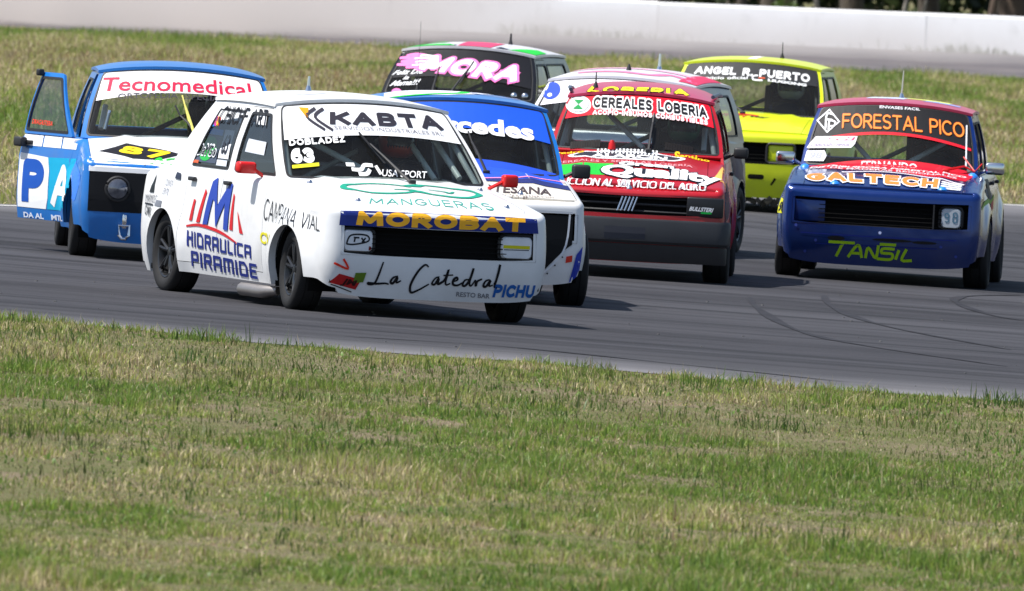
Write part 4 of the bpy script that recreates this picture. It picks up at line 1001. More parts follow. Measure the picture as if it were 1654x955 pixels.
# ---------------------------------------------------------------- trees beyond the wall
def mat_bark(name, col, col2):
    m = bpy.data.materials.new(name); t, N, L, b = nodes_of(m); tc = N.new('ShaderNodeTexCoord'); mp = N.new('ShaderNodeMapping'); mp.inputs['Scale'].default_value = (1, 1, .25); L.new(tc.outputs['Object'], mp.inputs[0])
    n = noise_node(N, L, mp.outputs[0], 9, 6, .7); L.new(mixrgb(N, L, ramp(N, L, n, .4, .65), col, col2), b.inputs['Base Color']); b.inputs['Roughness'].default_value = .9
    bp = N.new('ShaderNodeBump'); bp.inputs['Distance'].default_value = .03; L.new(n, bp.inputs['Height']); L.new(bp.outputs[0], b.inputs['Normal']); return m
BARKD = mat_bark('dark_bark', (.05, .04, .032, 1), (.10, .08, .06, 1)); BARKB = mat_bark('brown_bark', (.13, .09, .065, 1), (.07, .05, .04, 1)); BARKL = mat_bark('pale_bark', (.42, .38, .33, 1), (.26, .22, .18, 1))
LEAF = mat_blades('tree_leaves')
def leafcloud(name, centres, rad, n, size, base, par=None, label=None, kind=None):
    c = np.array(centres)[rng.integers(0, len(centres), n)]; d = rng.normal(0, 1, (n, 3)); d /= np.linalg.norm(d, axis=1)[:, None]
    P0 = c+d*(rad*rng.random((n, 1))**.45)*np.array([1, 1, .75])
    u = rng.normal(0, 1, (n, 3)); u /= np.linalg.norm(u, axis=1)[:, None]; v = np.cross(u, rng.normal(0, 1, (n, 3))); v /= np.linalg.norm(v, axis=1)[:, None]
    s = size*rng.uniform(.6, 1.3, (n, 1)); P = np.stack([P0-u*s, P0+v*s*.5, P0+u*s, P0-v*s*.5], 1)
    me = bpy.data.meshes.new(name); me.vertices.add(n*4); me.vertices.foreach_set('co', P.ravel()); me.loops.add(n*4); me.loops.foreach_set('vertex_index', np.arange(n*4)); me.polygons.add(n)
    me.polygons.foreach_set('loop_start', np.arange(n)*4); me.update(calc_edges=True); me.validate()
    ca = me.color_attributes.new('tint', 'FLOAT_COLOR', 'POINT'); C = np.ones((n, 4, 4)); C[:, :, :3] = (np.array(base)[None]*rng.uniform(.5, 1.6, (n, 1)))[:, None]; ca.data.foreach_set('color', C.astype(np.float32).ravel())
    o = mobj(name, me, LEAF, par); return tag(o, label, kind=kind) if label else o
specs = [(4.9, 372, .13, 0, 'd'), (5.6, 380, .26, .1, 'd'), (6.8, 376, .07, -.1, 'l'), (7.7, 384, .30, .05, 'd'), (8.6, 373, .05, .15, 'l'), (9.15, 377, .045, .1, 'l'), (9.6, 388, .28, -.05, 'd'),
         (10.4, 371, .10, .2, 'b'), (11.2, 376, .34, .02, 'b'), (12.5, 383, .22, -.1, 'd'), (13.2, 373, .38, .0, 'd'), (14.8, 378, .3, 0, 'b'), (3.2, 392, .25, 0, 'd'), (6.3, 402, .3, 0, 'b'), (8.1, 408, .3, 0, 'd'), (11.9, 405, .33, 0, 'd'), (16.5, 390, .3, 0, 'd'), (1.2, 385, .25, 0, 'b')]
names = {'d': ('dark', BARKD), 'l': ('slim pale', BARKL), 'b': ('brown', BARKB)}
for i, (x, y, r0, ln, kd) in enumerate(specs):
    t = empty('tree', (x, y, gz(x, y))); hgt = random.uniform(7, 10) if kd != 'l' else random.uniform(5, 7)
    where = ['leftmost of the trunks rising over the wall top', 'second trunk from the left end of the tree row', 'standing between two thick dark trunks near the left', 'in the middle left of the row of trunks', 'left one of a close pair of slim trunks', 'right one of a close pair of slim trunks', 'just right of the pair of slim pale trunks', 'thin and leaning, right of the pair of pale trunks', 'thickest brown one right of centre in the row', 'set back between the brown trunk and the far right trunk', 'broad one at the right edge of the photograph', 'beyond the right edge of the view'][i] if i < 12 else 'in the back row behind the wall, %s' % ['far left', 'behind the slim pale trunk', 'behind the pair of slim trunks', 'behind the thick brown trunk', 'at the far right', 'hidden at the left end'][i-12]
    tag(t, '%s tree trunk %s' % (names[kd][0], where), 'tree', 'trees beyond the barrier wall')
    bm = bmesh.new(); pts = [(ln*z+.06*math.sin(z*1.3+i), .04*math.cos(z+i), z) for z in np.linspace(-.3, hgt*.8, 9)]
    add_tube(bm, pts, [r0*(1.25 if k == 0 else 1.05-.09*k) for k in range(9)], 10)
    top = Vector(pts[-1]); cen = [top+Vector((0, 0, .6))]
    for k in range(6):
        a = k*1.05+i; s = Vector(pts[4+k % 4]); e = s+Vector((math.cos(a)*1.8, math.sin(a)*1.8, 1.6)); add_tube(bm, [s, (s+e)/2+Vector((0, 0, .25)), e], [r0*.4, r0*.25, r0*.1], 6); cen.append(e)
    bobj('trunk', bm, names[kd][1], t, True, 60)
    leafcloud('crown', cen, 1.35, 1500, .12, random.choice([(.05, .085, .022), (.065, .095, .03), (.04, .07, .02)]), t)
# undergrowth bushes one can tell apart between the trunks
for i, (x, y, s, c, lb) in enumerate([(5.9, 369, .8, (.10, .16, .03), 'bright green bush left of the first slim pale trunk'), (7.2, 370, .5, (.07, .11, .03), 'low dull green bush between the pale trunk and thick dark trunk'), (8.3, 371, .6, (.08, .14, .03), 'mid green bush left of the pair of slim trunks'), (9.9, 369, .7, (.10, .14, .04), 'yellowish green bush right of the pair of slim trunks'), (11.9, 368, .75, (.12, .17, .035), 'bright green bush right of the thick brown trunk'), (12.6, 370, .6, (.07, .12, .03), 'dark green bush beside the broad trunk at the right edge')]):
    b = leafcloud('bush', [(0, 0, s*.5), (.25, 0, s*.35), (-.25, .1, s*.3), (0, 0, s*.9)], s*.45, 900, .06, c); b.location = (x, y, gz(x, y)); tag(b, lb, 'bush', 'bushes beyond the barrier wall')
leafcloud('woodland', [(x, 428+3*math.sin(x), z) for x in np.arange(-40, 41, 1.6) for z in (-.8, .8, 2.4, 4.2)], 1.7, 30000, .30, (.028, .042, .016), None, 'mass of woodland far behind the row of trunks, coloured dark for shade', 'stuff')  # backdrop leaves, dark colour gives the shade seen between the trunks
leafcloud('leaf_litter', [(x, y, -1.0) for x in np.arange(-20, 24, 1.0) for y in (366, 376, 388, 402)], 1.0, 9000, .09, (.09, .07, .04), None, 'brown leaf litter and low plants under the trees', 'stuff')

# ---------------------------------------------------------------- dust hanging over the far straight
m = bpy.data.materials.new('dust_volume'); m.use_nodes = True; t = m.node_tree; N = t.nodes; L = t.links; N.clear()
o = N.new('ShaderNodeOutputMaterial'); pv = N.new('ShaderNodeVolumePrincipled'); pv.inputs['Color'].default_value = (.84, .79, .75, 1); pv.inputs['Anisotropy'].default_value = .2
tc = N.new('ShaderNodeTexCoord'); sp = N.new('ShaderNodeSeparateXYZ'); L.new(tc.outputs['Object'], sp.inputs[0])
fx = ramp(N, L, sp.outputs[0], 1, -10, 0.0, 1); fz0 = ramp(N, L, sp.outputs[2], .3, 1.5, 1, 0)
low = ramp(N, L, sp.outputs[2], -.35, .35, .22, 0); m0 = N.new('ShaderNodeMath'); m0.operation = 'MAXIMUM'; mm = N.new('ShaderNodeMath'); mm.operation = 'MULTIPLY'; L.new(fx, mm.inputs[0]); L.new(fz0, mm.inputs[1]); L.new(mm.outputs[0], m0.inputs[0]); lx = ramp(N, L, sp.outputs[0], 14, 2, .25, 1); m9 = N.new('ShaderNodeMath'); m9.operation = 'MULTIPLY'; L.new(low, m9.inputs[0]); L.new(lx, m9.inputs[1]); L.new(m9.outputs[0], m0.inputs[1])
nn = ramp(N, L, noise_node(N, L, tc.outputs['Object'], .45, 4, .6), .35, .75)
m1 = N.new('ShaderNodeMath'); m1.operation = 'MULTIPLY'; L.new(m0.outputs[0], m1.inputs[0]); m1.inputs[1].default_value = 1
m2 = N.new('ShaderNodeMath'); m2.operation = 'MULTIPLY'; L.new(m1.outputs[0], m2.inputs[0]); L.new(nn, m2.inputs[1])
m3 = N.new('ShaderNodeMath'); m3.operation = 'MULTIPLY'; m3.inputs[1].default_value = 1.0; L.new(m2.outputs[0], m3.inputs[0]); L.new(m3.outputs[0], pv.inputs['Density']); L.new(pv.outputs[0], o.inputs['Volume'])
bm = bmesh.new(); add_box(bm, (0, 0, .5), (40, 22, 2.0)); d = bobj('dust_cloud', bm, m); d.location = (0, 333, gz(0, 322)+.55)
tag(d, 'brown dust drifting over the far straight, thickest at the left', kind='stuff')

# ---------------------------------------------------------------- the cars
def at(px, dist):
    """point on the banked ground where a car's front axle stands, from its sideways offset"""
    return (px, dist, gz(px, dist)+.004)
W = '#f2f3f5'
WHITE = paint('white_paint', (.80, .81, .82, 1), .34)
BLUE = paint('bright_blue_paint', (.012, .165, .54, 1), .28)
DBLUE = paint('metallic_dark_blue_paint', (.002, .030, .185, 1), .18, .8, .45)
YEL = paint('fluorescent_yellow_paint', (.66, .76, .010, 1), .35)
REDP = paint('red_paint', (.40, .008, .016, 1), .28)
CREAM = paint('cream_paint', (.78, .74, .66, 1), .35)
BLK = paint('black_paint', (.007, .007, .009, 1), .25, .2, 0, .05)
SILV = paint('silver_blue_paint', (.06, .09, .15, 1), .3)
PINKR = paint('white_roof_paint', (.74, .72, .76, 1), .35)
REDROOF = paint('red_purple_roof_paint', (.50, .03, .09, 1), .35)
R = math.radians
c63 = build_car('race_car', dict(SEDAN, braces=[((-.42, 1.1, 1.16), (-.02, .72, .93)), ((.36, 1.15, 1.22), (.46, .72, .90)), ((.52, 1.0, 1.2), (.60, .62, .92))], w=.835, ro=.70, zg0=.415, zg1=.605, rc=.125, xb=.755, xr=.61, wsb=(.43, .885), cowl=.50, wst=(.99, 1.365), rst=2.12, rsb=2.62, deck=2.60, dfront=.55, dsplit=1.42, drear=2.13, b0=1.37, b1=1.49, wheelout=-.005), at(-.735, 110.0), R(21.3), dict(body=WHITE), 'white saloon race car leading on the left with number 63 on its windscreen', wheelmat=RIM, steer=-6)
c87 = build_car('race_car', dict(SEDAN, braces=[((-.58, .60, .93), (-.55, .72, 1.10))], wst=(.76, 1.36), xb=.74), at(-2.46, 119.5), R(4), dict(body=BLUE, hood=WHITE, fullhood=1), 'blue and white saloon race car number 87 with its door hanging open', doorangle=25, cagemat=CAGEB)
cme = build_car('race_car', dict(SEDAN, wheelout=.06), at(-.335, 115.3), R(7), dict(body=WHITE, roof=BLUE, hood=CREAM, pillar=BLUE, fullhood=1), 'blue roofed cream saloon race car half hidden behind the leading white car')
cre = build_car('race_car', dict(UNO, braces=[((-.30, .95, 1.26), (.04, .62, .97)), ((-.56, .70, .97), (-.54, .80, 1.16)), ((.50, .66, .97), (.50, .78, 1.14))], w=.728, xb=.665, xr=.545, xg=.66), at(.885, 124.3), R(-1.8), dict(body=REDP, roof=REDROOF), 'red square hatchback race car with grey bumper and CEREALES LOBERIA banner')
c98 = build_car('race_car', dict(SEDAN, w=.80, wheelout=.03, braces=[((.10, .60, .91), (.46, .95, 1.14)), ((-.30, .70, 1.06), (-.16, .55, .93))]), at(2.89, 128.2), R(-4), dict(body=DBLUE, roof=REDROOF), 'dark metallic blue saloon race car at the far right with TANSIL on its front')
cye = build_car('race_car', dict(SEDAN, wst=(.76, 1.325), xb=.725, xr=.625, w=.80), at(2.04, 151.2), R(-7), dict(body=YEL), 'fluorescent yellow saloon race car at the back between red and blue cars', cagemat=CAGEB)
cwh = build_car('race_car', UNO, at(.68, 132.3), R(-9.5), dict(body=SILV, roof=PINKR, pillar=WHITE, sidepillar=SILV), 'white and pink roofed hatchback race car hidden behind the red hatchback')
cmo = build_car('race_car', dict(UNO, wst=(.78, 1.325), wsb=(.24, .925), rise=.035), at(-.61, 146.5), R(-8.5), dict(body=BLK, roof=PINKR, pillar=BLK), 'black hatchback race car with pink MORA banner behind the leading cars', cagemat=CAGEB, glassmat=glass('dark_glass', (.40, .44, .42), .7))
CARS = dict(c63=c63, c87=c87, cme=cme, cre=cre, c98=c98, cye=cye, cwh=cwh, cmo=cmo)

# ---------------------------------------------------------------- fittings and lettering of each car
GREENT = srgb('#0f8f6e')
def strip(car, zl, zm, zr, hexcol, layer=1, topd=.012, band=None, name='sun_strip'):
    """banner across the top of the windscreen; lower edge through three heights"""
    S = car['S']; zt_ = S['wst'][1]-topd; n = 16; xw = S['xb']-.035
    lo = lambda u: zl*(u*(u-1)/2)+zm*(1-u*u)+zr*(u*(u+1)/2)
    hi = (lambda u: zt_+S['crown']*(1-u*u)) if band is None else (lambda u: lo(u)+band)
    def xe(z): t = (z-S['belt'])/(S['wst'][1]-S['belt']); return (S['xb']+(S['xr']-S['xb'])*t)*.955
    pts = []
    for k in range(n+1): u = -1+2*k/n; z = lo(u); pts.append((u*xe(z), z))
    for k in range(n+1): u = 1-2*k/n; z = hi(u); pts.append((u*xe(min(z, zt_)), z))
    x0, z0, z1 = -xw, .8, 1.6
    un = [((x-x0)/(2*xw), (z-z0)/(z1-z0)) for x, z in pts]
    return decal(car, poly_mesh([un]), vinyl(hexcol), 'front', box4(x0, z0, -x0, z1), layer, name)
def shape(car, pts, hexcol, mode, layer=1, name='painted_patch', parent=None, holes=()):
    """polygon given straight in surface coordinates"""
    xs_ = [p[0] for p in pts]; zs_ = [p[1] for p in pts]; x0, x1, z0, z1 = min(xs_), max(xs_), min(zs_), max(zs_)
    f = lambda l: [((x-x0)/(x1-x0), (z-z0)/(z1-z0)) for x, z in l]
    return decal(car, poly_mesh([f(pts)]+[f(h) for h in holes]), vinyl(hexcol), mode, box4(x0, z0, x1, z1), layer, name, parent)
def line(car, pts, wd, hexcol, mode, layer=2, name='lettering', parent=None, taper=False):
    """pen line given straight in surface coordinates"""
    V_, F_ = strokes_mesh(pts if isinstance(pts[0][0], (tuple, list)) else [pts], wd, taper)
    lo = V_.min(0); hi = V_.max(0); V_ = (V_-lo)/(hi-lo)
    return decal(car, (V_, F_), vinyl(hexcol), mode, box4(lo[0], lo[1], hi[0], hi[1]), layer, name, parent)
def bodypart(car, name, bm, mat, smooth=True, angle=40, parent=None):
    o = bobj(name, bm, mat, parent or car['root'], smooth, angle)
    if not parent: o.rotation_euler.y = car['lean']
    return o
def front_band(car, name, z0, z1, off, mat, back=.35, steps=6, tuck=.03):
    S = car['S']; w_, fo, bow, rc = S['w'], S['fo'], S['bow'], S['rc']; path = []
    for k in range(13): x = (w_-rc)*k/12; path.append((x, -fo+bow*(x/w_)**2, 0, -1))
    y0 = path[-1][1]
    for k in range(1, 6): a = math.radians(-90+90*k/5); path.append((w_-rc+rc*math.cos(a), y0+rc+rc*math.sin(a), math.cos(a), math.sin(a)))
    for k in range(1, 4): path.append((w_-.005*k, y0+rc+(back-rc)*k/3*.3, 1, 0))
    full = [(-x, y, -nx, ny) for x, y, nx, ny in path[:0:-1]]+path; bm = bmesh.new(); rows = []
    prof = [(z0, -.03), (z0, off*.6), (z0+.02, off), (z1-.02, off), (z1, off*.75), (z1, -.03)]
    for z, o_ in prof: rows.append([bm.verts.new((x+nx*o_, y+ny*(o_-max(0, (.34-z)*.2)), z)) for x, y, nx, ny in full])
    for A, B in zip(rows, rows[1:]):
        for k in range(len(full)-1): bm.faces.new((A[k], A[k+1], B[k+1], B[k]))
    bmesh.ops.recalc_face_normals(bm, faces=bm.faces[:]); return bodypart(car, name, bm, mat, True, 35)
def rows_of_slots(car, x0, x1, y, n, hexcol='#0a0505'):
    for k in range(n):
        x = x0+(x1-x0)*k/(n-1); shape(car, box4(x-.009, y-.035, x+.009, y+.035), hexcol, 'top', 2, 'vent_slot')

# ===== white car, number 63
c = c63
strip(c, 1.125, 1.185, 1.15, W, 1)
shape(c, [(-0.48, 1.345), (-0.415, 1.345), (-0.445, 1.27)], '#f0a020', 'front', 3, 'logo')
for dx in (0, .055): line(c, [(-.37+dx, 1.345), (-.445+dx, 1.285), (-.35+dx, 1.205)], .02, '#3c3a44', 'front', 3, 'logo')
htext(c, 'KABTA', '#35333c', 'front', [(-0.305, 1.243), (0.539, 1.236), (0.519, 1.330), (-0.277, 1.325)], 3, .26, .16, arc=.10)
text(c, 'SERVICIOS INDUSTRIALES SRL', '#8b8a92', 'front', [(-0.28, 1.212), (0.525, 1.200), (0.522, 1.224), (-0.28, 1.236)], 3, .0, arc=.3)
htext(c, 'DOBLADEZ', '#f4f4f4', 'front', [(-0.63, 1.087), (-0.235, 1.130), (-0.23, 1.172), (-0.62, 1.130)], 3, .26)
htext(c, '63', '#f4f4f4', 'front', [(-0.652, .972), (-0.49, .985), (-0.475, 1.085), (-0.635, 1.072)], 3, .30, .06)
shape(c, [(-0.66, .940), (-0.47, .965), (-0.465, .988), (-0.655, .962)], '#e8e030', 'front', 3, 'painted_patch')
for pts in ([(-.28, .985), (-.22, .985)], [(-.25, .955), (-.185, .955), (-.15, .985), (-.09, .985)], [(-.21, .925), (-.15, .93), (-.12, .96)], [(-.07, .985), (-.05, .93)]): line(c, pts, .024, '#f4f4f4', 'front', 3, 'logo')
text(c, 'USA SPORT', '#f4f4f4', 'front', [(-0.045, .918), (0.29, .916), (0.3, .962), (-0.035, .964)], 3, .01, .25)
GC = '#12957a'
line(c, [(.02, .02), (-.08, .10), (-.26, .13), (-.42, .06), (-.49, -.06), (-.42, -.18), (-.25, -.24), (-.08, -.20), (.0, -.10), (-.14, -.09)], .045, GC, 'top', 2, 'logo', taper=True)
line(c, [(-.02, .06), (.12, .14), (.34, .10), (.46, -.02), (.44, -.17), (.28, -.27), (.10, -.24), (.0, -.16)], .05, GC, 'top', 2, 'logo', taper=True)
shape(c, [(-.05, .05), (.06, .13), (.16, .12), (.10, .05)], GC, 'top', 2, 'logo'); shape(c, [(-.05, -.1), (.04, -.12), (.10, -.24), (-.02, -.18)], GC, 'top', 2, 'logo')
line(c, [(.12, -.05), (.22, -.09), (.24, -.14), (.30, -.06)], .03, GC, 'top', 2, 'logo', taper=True)
htext(c, 'MANGUERAS', '#3d9c8c', 'top', [(-.47, -.50), (.43, -.52), (.43, -.38), (-.42, -.38)], 2, .10, .25, arc=.1)
shape(c, [(-.715, .608)]+[(x, .608) for x in (-.5, 0, .5)]+[(.715, .608), (.705, .704)]+[(x, .712) for x in (.5, 0, -.5)]+[(-.705, .704)], '#22327f', 'front', 1, 'hood_stripe')
htext(c, 'MOROBAT', '#f7b52c', 'front', [(-.600, .614), (.612, .616), (.618, .708), (-.592, .710)], 2, .30, .10)
WH = plain('white_light_cover', (.78, .80, .84, 1), .4)
headlight(c, -.575, 'square', .215, .145, WH, zc=.508); headlight(c, .565, 'square', .225, .15, WH, zc=.505)
def onhead(car, x0, x1, z, proud=.047):          # small print on a lamp cover
    return car['yf'](x0, z)+.03-.0165
def print_on_lamp(car, lines, wd, hexcol, name='lettering', xc=None):
    V_, F_ = strokes_mesh(lines, wd); y = lambda x, z: car['yf'](0, z)+.0
    bm = bmesh.new(); vs = [bm.verts.new((v[0], 0, v[1])) for v in V_]
    for v in vs: v.co.y = car['yf'](xc if xc is not None else (-.575 if lines[0][0][0] < 0 else .565 if car is c63 else .545), .508 if car is c63 else .535)+.03-.016
    for f in F_: bm.faces.new([vs[i] for i in f])
    bmesh.ops.recalc_face_normals(bm, faces=bm.faces[:])
    return bodypart(car, name, bm, vinyl(hexcol), False)
print_on_lamp(c, [[(-.66, .485), (-.63, .545), (-.52, .548), (-.505, .51), (-.60, .485), (-.66, .485)], [(-.61, .53), (-.57, .53)], [(-.60, .53), (-.605, .50)], [(-.555, .53), (-.53, .50)], [(-.525, .53), (-.55, .50)]], .011, '#20222a')
print_on_lamp(c, [[(.465, .512), (.655, .512)]], .022, '#d8d020'); print_on_lamp(c, [[(.47, .492), (.65, .494)]], .006, '#50555c')
print_on_lamp(c, [[(-.492, .45), (-.49, .475)]], .016, '#7a1414')
# La Catedral, written with a pen
B = '#17171c'
def script(car, L, mode, X, Z, sx, sz, wd, col, slant=.0, layer=2):
    for ln in L: line(car, [(X+p[0]*sx+p[1]*slant, Z+p[1]*sz) for p in ln], wd, col, mode, layer, 'lettering', taper=True)
LC = [[(1.35, 3.3), (1.1, 2.2), (.7, .6), (.2, .35), (0, .5), (.8, .45), (1.7, .55), (2.1, .45)],
      [(2.95, 1.55), (2.5, 1.35), (2.25, .8), (2.5, .6), (2.9, 1.4), (2.85, .7), (3.3, 1.0)],
      [(6.0, 2.9), (5.6, 3.15), (4.9, 2.2), (4.35, .6), (4.45, -.45), (5.1, -.2), (6.2, .7)],
      [(7.2, 1.7), (6.8, 1.5), (6.5, .8), (6.8, .7), (7.15, 1.5), (7.1, .8), (7.4, .9), (7.8, 1.4), (8.1, 2.7), (7.9, 1.2), (8.0, .7), (8.4, .9)], [(7.6, 1.9), (8.6, 2.0)],
      [(8.6, 1.1), (9.1, 1.4), (9.0, 1.7), (8.7, 1.4), (8.7, .8), (9.2, .7), (9.7, 1.1)],
      [(10.3, 1.5), (9.9, 1.4), (9.7, .8), (10.0, .7), (10.4, 1.5), (10.7, 3.0), (10.4, 1.2), (10.6, .7), (11.0, 1.5)],
      [(11.0, 1.5), (11.1, .7), (11.2, 1.3), (11.7, 1.65)], [(12.5, 1.6), (12.1, 1.4), (11.9, .8), (12.2, .7), (12.6, 1.5), (12.5, .8), (12.9, .9)],
      [(13.0, 1.0), (13.3, 2.0), (13.5, 3.6), (13.2, 1.5), (13.1, .7), (13.4, .6)]]
script(c, LC, 'front', -.495, .205, .069, .052, .017, B)
text(c, 'RESTO BAR', '#77787f', 'front', [(.14, .166), (.386, .160), (.382, .192), (.139, .198)], 2, .01)
htext(c, 'PICHU', '#1f5fae', 'front', [(.404, .170), (.722, .176), (.715, .262), (.401, .258)], 2, .27, .1, .2)
shape(c, [(-.755, .222), (-.70, .285), (-.545, .250), (-.575, .182)], '#b51f22', 'front', 2, 'logo'); text(c, 'JM', '#3a0f10', 'front', [(-.69, .205), (-.59, .195), (-.57, .245), (-.66, .255)], 3, .04)
shape(c, [(-.60, .225), (-.53, .235), (-.515, .30), (-.59, .295)], '#5d7a20', 'front', 3, 'logo'); line(c, [(-.74, .355), (-.645, .32), (-.68, .385)], .014, '#e03018', 'front', 3, 'logo')
line(c, [(-.74, .21), (-.60, .165)], .007, '#222222', 'front', 2, 'logo')
# right flank: u = distance behind the front axle, drawn from the rear (left in view) to the front
dF, dR = c['doors'][(0, -1)], c['doors'][(1, -1)]
def rtext(car, s, col, q, **k): return text(car, s, col, 'right', q, **k)
for (a, b, cc) in ((((1.985, .515), (1.925, .665), (1.885, .66), (1.925, .515)), 0, '#c8242c'), (((1.84, .51), (1.72, .745), (1.685, .72), (1.77, .51)), 0, '#c8242c'),
                   (((1.17, .49), (1.16, .74), (1.13, .72), (1.105, .485)), 0, '#c8242c'), (((0.97, .475), (1.04, .62), (1.015, .60), (0.9, .47)), 0, '#c8242c')):
    shape(c, list(a), cc, 'right', 2, 'logo')
shape(c, [(1.7, .50), (1.6, .80), (1.515, .83), (1.44, .64), (1.27, .79), (1.2, .80), (1.2, .48), (1.285, .485), (1.295, .665), (1.44, .49), (1.495, .66), (1.54, .68), (1.605, .505)], '#2b46a4', 'right', 3, 'logo')
line(c, [(2.03, .475), (1.79, .492), (1.49, .478), (1.25, .45), (1.02, .405)], .022, '#c8242c', 'right', 2, 'logo', taper=True)
htext(c, 'hidraulica', '#22307e', 'right', [(2.004, .340), (0.74, .312), (0.74, .402), (2.009, .448)], 2, .20, .20)
htext(c, 'piramide', '#22307e', 'right', [(1.96, .205), (0.66, .178), (0.65, .280), (1.94, .312)], 2, .20, .20)
htext(c, 'CAMPANA VIAL', '#24252b', 'right', [(0.54, .585), (-0.5, .560), (-0.48, .650), (0.54, .735)], 2, .09, .16)
rtext(c, 'CV', '#d8cf25', [(0.56, .425), (0.34, .42), (0.36, .50), (0.58, .505)], bold=.03)
shape(c, [(2.07, 1.20), (1.42, 1.205), (1.40, 1.30), (1.99, 1.30)], '#eef0f4', 'right', 2, 'window_film'); shape(c, [(1.38, 1.21), (1.03, 1.21), (1.10, 1.30), (1.37, 1.30)], '#eef0f4', 'right', 2, 'window_film')
htext(c, 'CHICHE ART', '#1c1c22', 'right', [(1.98, 1.185), (0.98, 1.195), (1.08, 1.315), (1.90, 1.31)], 5, .16, .12)
# stickers on the rear side window
rs_ = lambda *a, **k: shape(c, *a, **k)
rs_([(2.19, .915), (1.76, .915), (1.80, 1.10), (2.12, 1.10)], '#4a5466', 'right', 2, 'window_sticker')
rs_([(1.99+.15*math.cos(t), 1.01+.085*math.sin(t)) for t in np.linspace(0, 6.2, 20)], '#2fae4e', 'right', 3, 'window_sticker')
rtext(c, 'DaYGo', '#1c2026', [(2.16, .965), (1.79, .965), (1.81, 1.035), (2.14, 1.035)], bold=.01, layer=5, outline='#d6dae0', ow=.04)
rs_([(1.74, .955), (1.54, .955), (1.60, 1.15), (1.79, 1.15)], '#dfe3ea', 'right', 2, 'window_sticker'); rtext(c, '63', '#2c2f38', [(1.71, .985), (1.59, .985), (1.62, 1.12), (1.74, 1.12)], bold=.02, layer=4)
rs_([(1.74, .905), (1.54, .905), (1.55, .945), (1.75, .945)], '#ccd2de', 'right', 2, 'window_sticker'); rs_([(2.14, 1.11), (1.80, 1.105), (1.81, 1.145), (2.11, 1.15)], '#5a9be0', 'right', 3, 'window_sticker')
for k, cc in enumerate(('#2f7fd0', '#e8409a', '#e8c030', '#e04030')): rs_([(2.06-.03*k, 1.155+.02*k), (2.0-.025*k, 1.165), (1.98-.02*k, 1.225), (2.02-.02*k, 1.235)], cc, 'right', 4, 'window_sticker')
rs_([(2.20, .905), (2.09, .905), (2.09, .925), (2.19, .925)], '#d2603c', 'right', 3, 'window_sticker')
rs_([(1.26, 1.02), (.88, 1.01), (.90, 1.10), (1.26, 1.11)], '#c9ced8', 'right', 2, 'window_sticker')
# rear wing stickers
shape(c, [(2.87, .67), (2.78, .67), (2.785, .80)], '#2a3034', 'right', 2, 'logo')
rtext(c, 'MARMOLES', '#6c6f76', [(2.94, .60), (2.66, .60), (2.66, .655), (2.94, .655)], bold=.0); rtext(c, 'CAMPANA', '#3c3f46', [(2.93, .515), (2.68, .50), (2.68, .565), (2.93, .58)], bold=.01)
line(c, [(2.94, .59), (2.7, .585)], .012, '#2c2f36', 'right', 2, 'logo'); rtext(c, 'CLINICA', '#8a8d95', [(2.56, .73), (2.4, .725), (2.4, .77), (2.56, .775)], bold=0); rtext(c, 'DENTAL', '#8a8d95', [(2.56, .67), (2.4, .665), (2.4, .71), (2.56, .715)], bold=0)
shape(c, box4(2.47, .585, 2.63, .625), '#70747e', 'right', 2, 'logo')
shape(c, [(2.38, .785), (2.26, .78), (2.28, .825), (2.37, .83)], '#30374a', 'right', 3, 'handle_recess')
# red side mirror bodies, wiper, aerials, pins, crease
mirror_part(c, 1, RED, y=.40, size=(.11, .07, .085)); mirror_part(c, -1, RED, y=.80, size=(.13, .09, .08))
wiper(c, .10, (-.22, .68)); antenna(c, -.16, 1.6, .10, CHROME, .02, .012); bonnet_pins(c, [(-.52, -.42), (.55, -.42), (-.62, .25), (.60, .22)])
bm = bmesh.new(); add_tube(bm, [(-.80, .95, .10), (-.80, .55, .10), (-.74, .42, .115)], [.045, .045, .03], 10); bodypart(c, 'exhaust_pipe', bm, plain('exhaust_steel', (.30, .28, .27, 1), .45, .7))
flatpatch = shape(c, [(-.35, 1.2), (-.15, 1.25), (-.2, 1.40), (-.38, 1.32)], '#c9ccd4', 'top', 1, 'roof_sticker')
bm = bmesh.new(); add_tube(bm, [(-.71, .66, .89), (-.70, .70, .99), (-.66, .80, 1.16)], [.018, .016, .012], 8); 
driver(c, 'driver of the white leading car in an orange and black helmet', plain('helmet_orange', srgb('#b83a18'), .3))

# ===== blue and white car 87
c = c87
strip(c, 1.135, 1.225, 1.165, '#f0eeee', 1)
text(c, 'Tecnomedical', '#cf2048', 'front', [(-.60, 1.205), (.52, 1.218), (.50, 1.318), (-.575, 1.305)], 3, .012, arc=.22)
text(c, 'ORTOPEDIA ESPECIALIDADES', '#3c3a44', 'front', [(-.47, 1.155), (.58, 1.150), (.58, 1.190), (-.47, 1.195)], 3, .005, arc=.75)
shape(c, [(-.63, -.32), (-.30, -.62), (-.02, -.40), (-.42, -.12)], '#15151a', 'top', 1, 'number_panel')
htext(c, '87', '#f5d21a', 'top', [(-.50, -.40), (-.16, -.54), (-.10, -.36), (-.44, -.22)], 2, .26, .1)
text(c, 'AC', '#29d33a', 'top', [(-.27, -.60), (-.07, -.60), (-.04, -.50), (-.24, -.50)], 3, .04)
shape(c, box4(-.70, .355, .70, .645), '#0c0d12', 'front', 1, 'grille_surround', holes=[box4(-.695, .445, .695, .635)] and ())
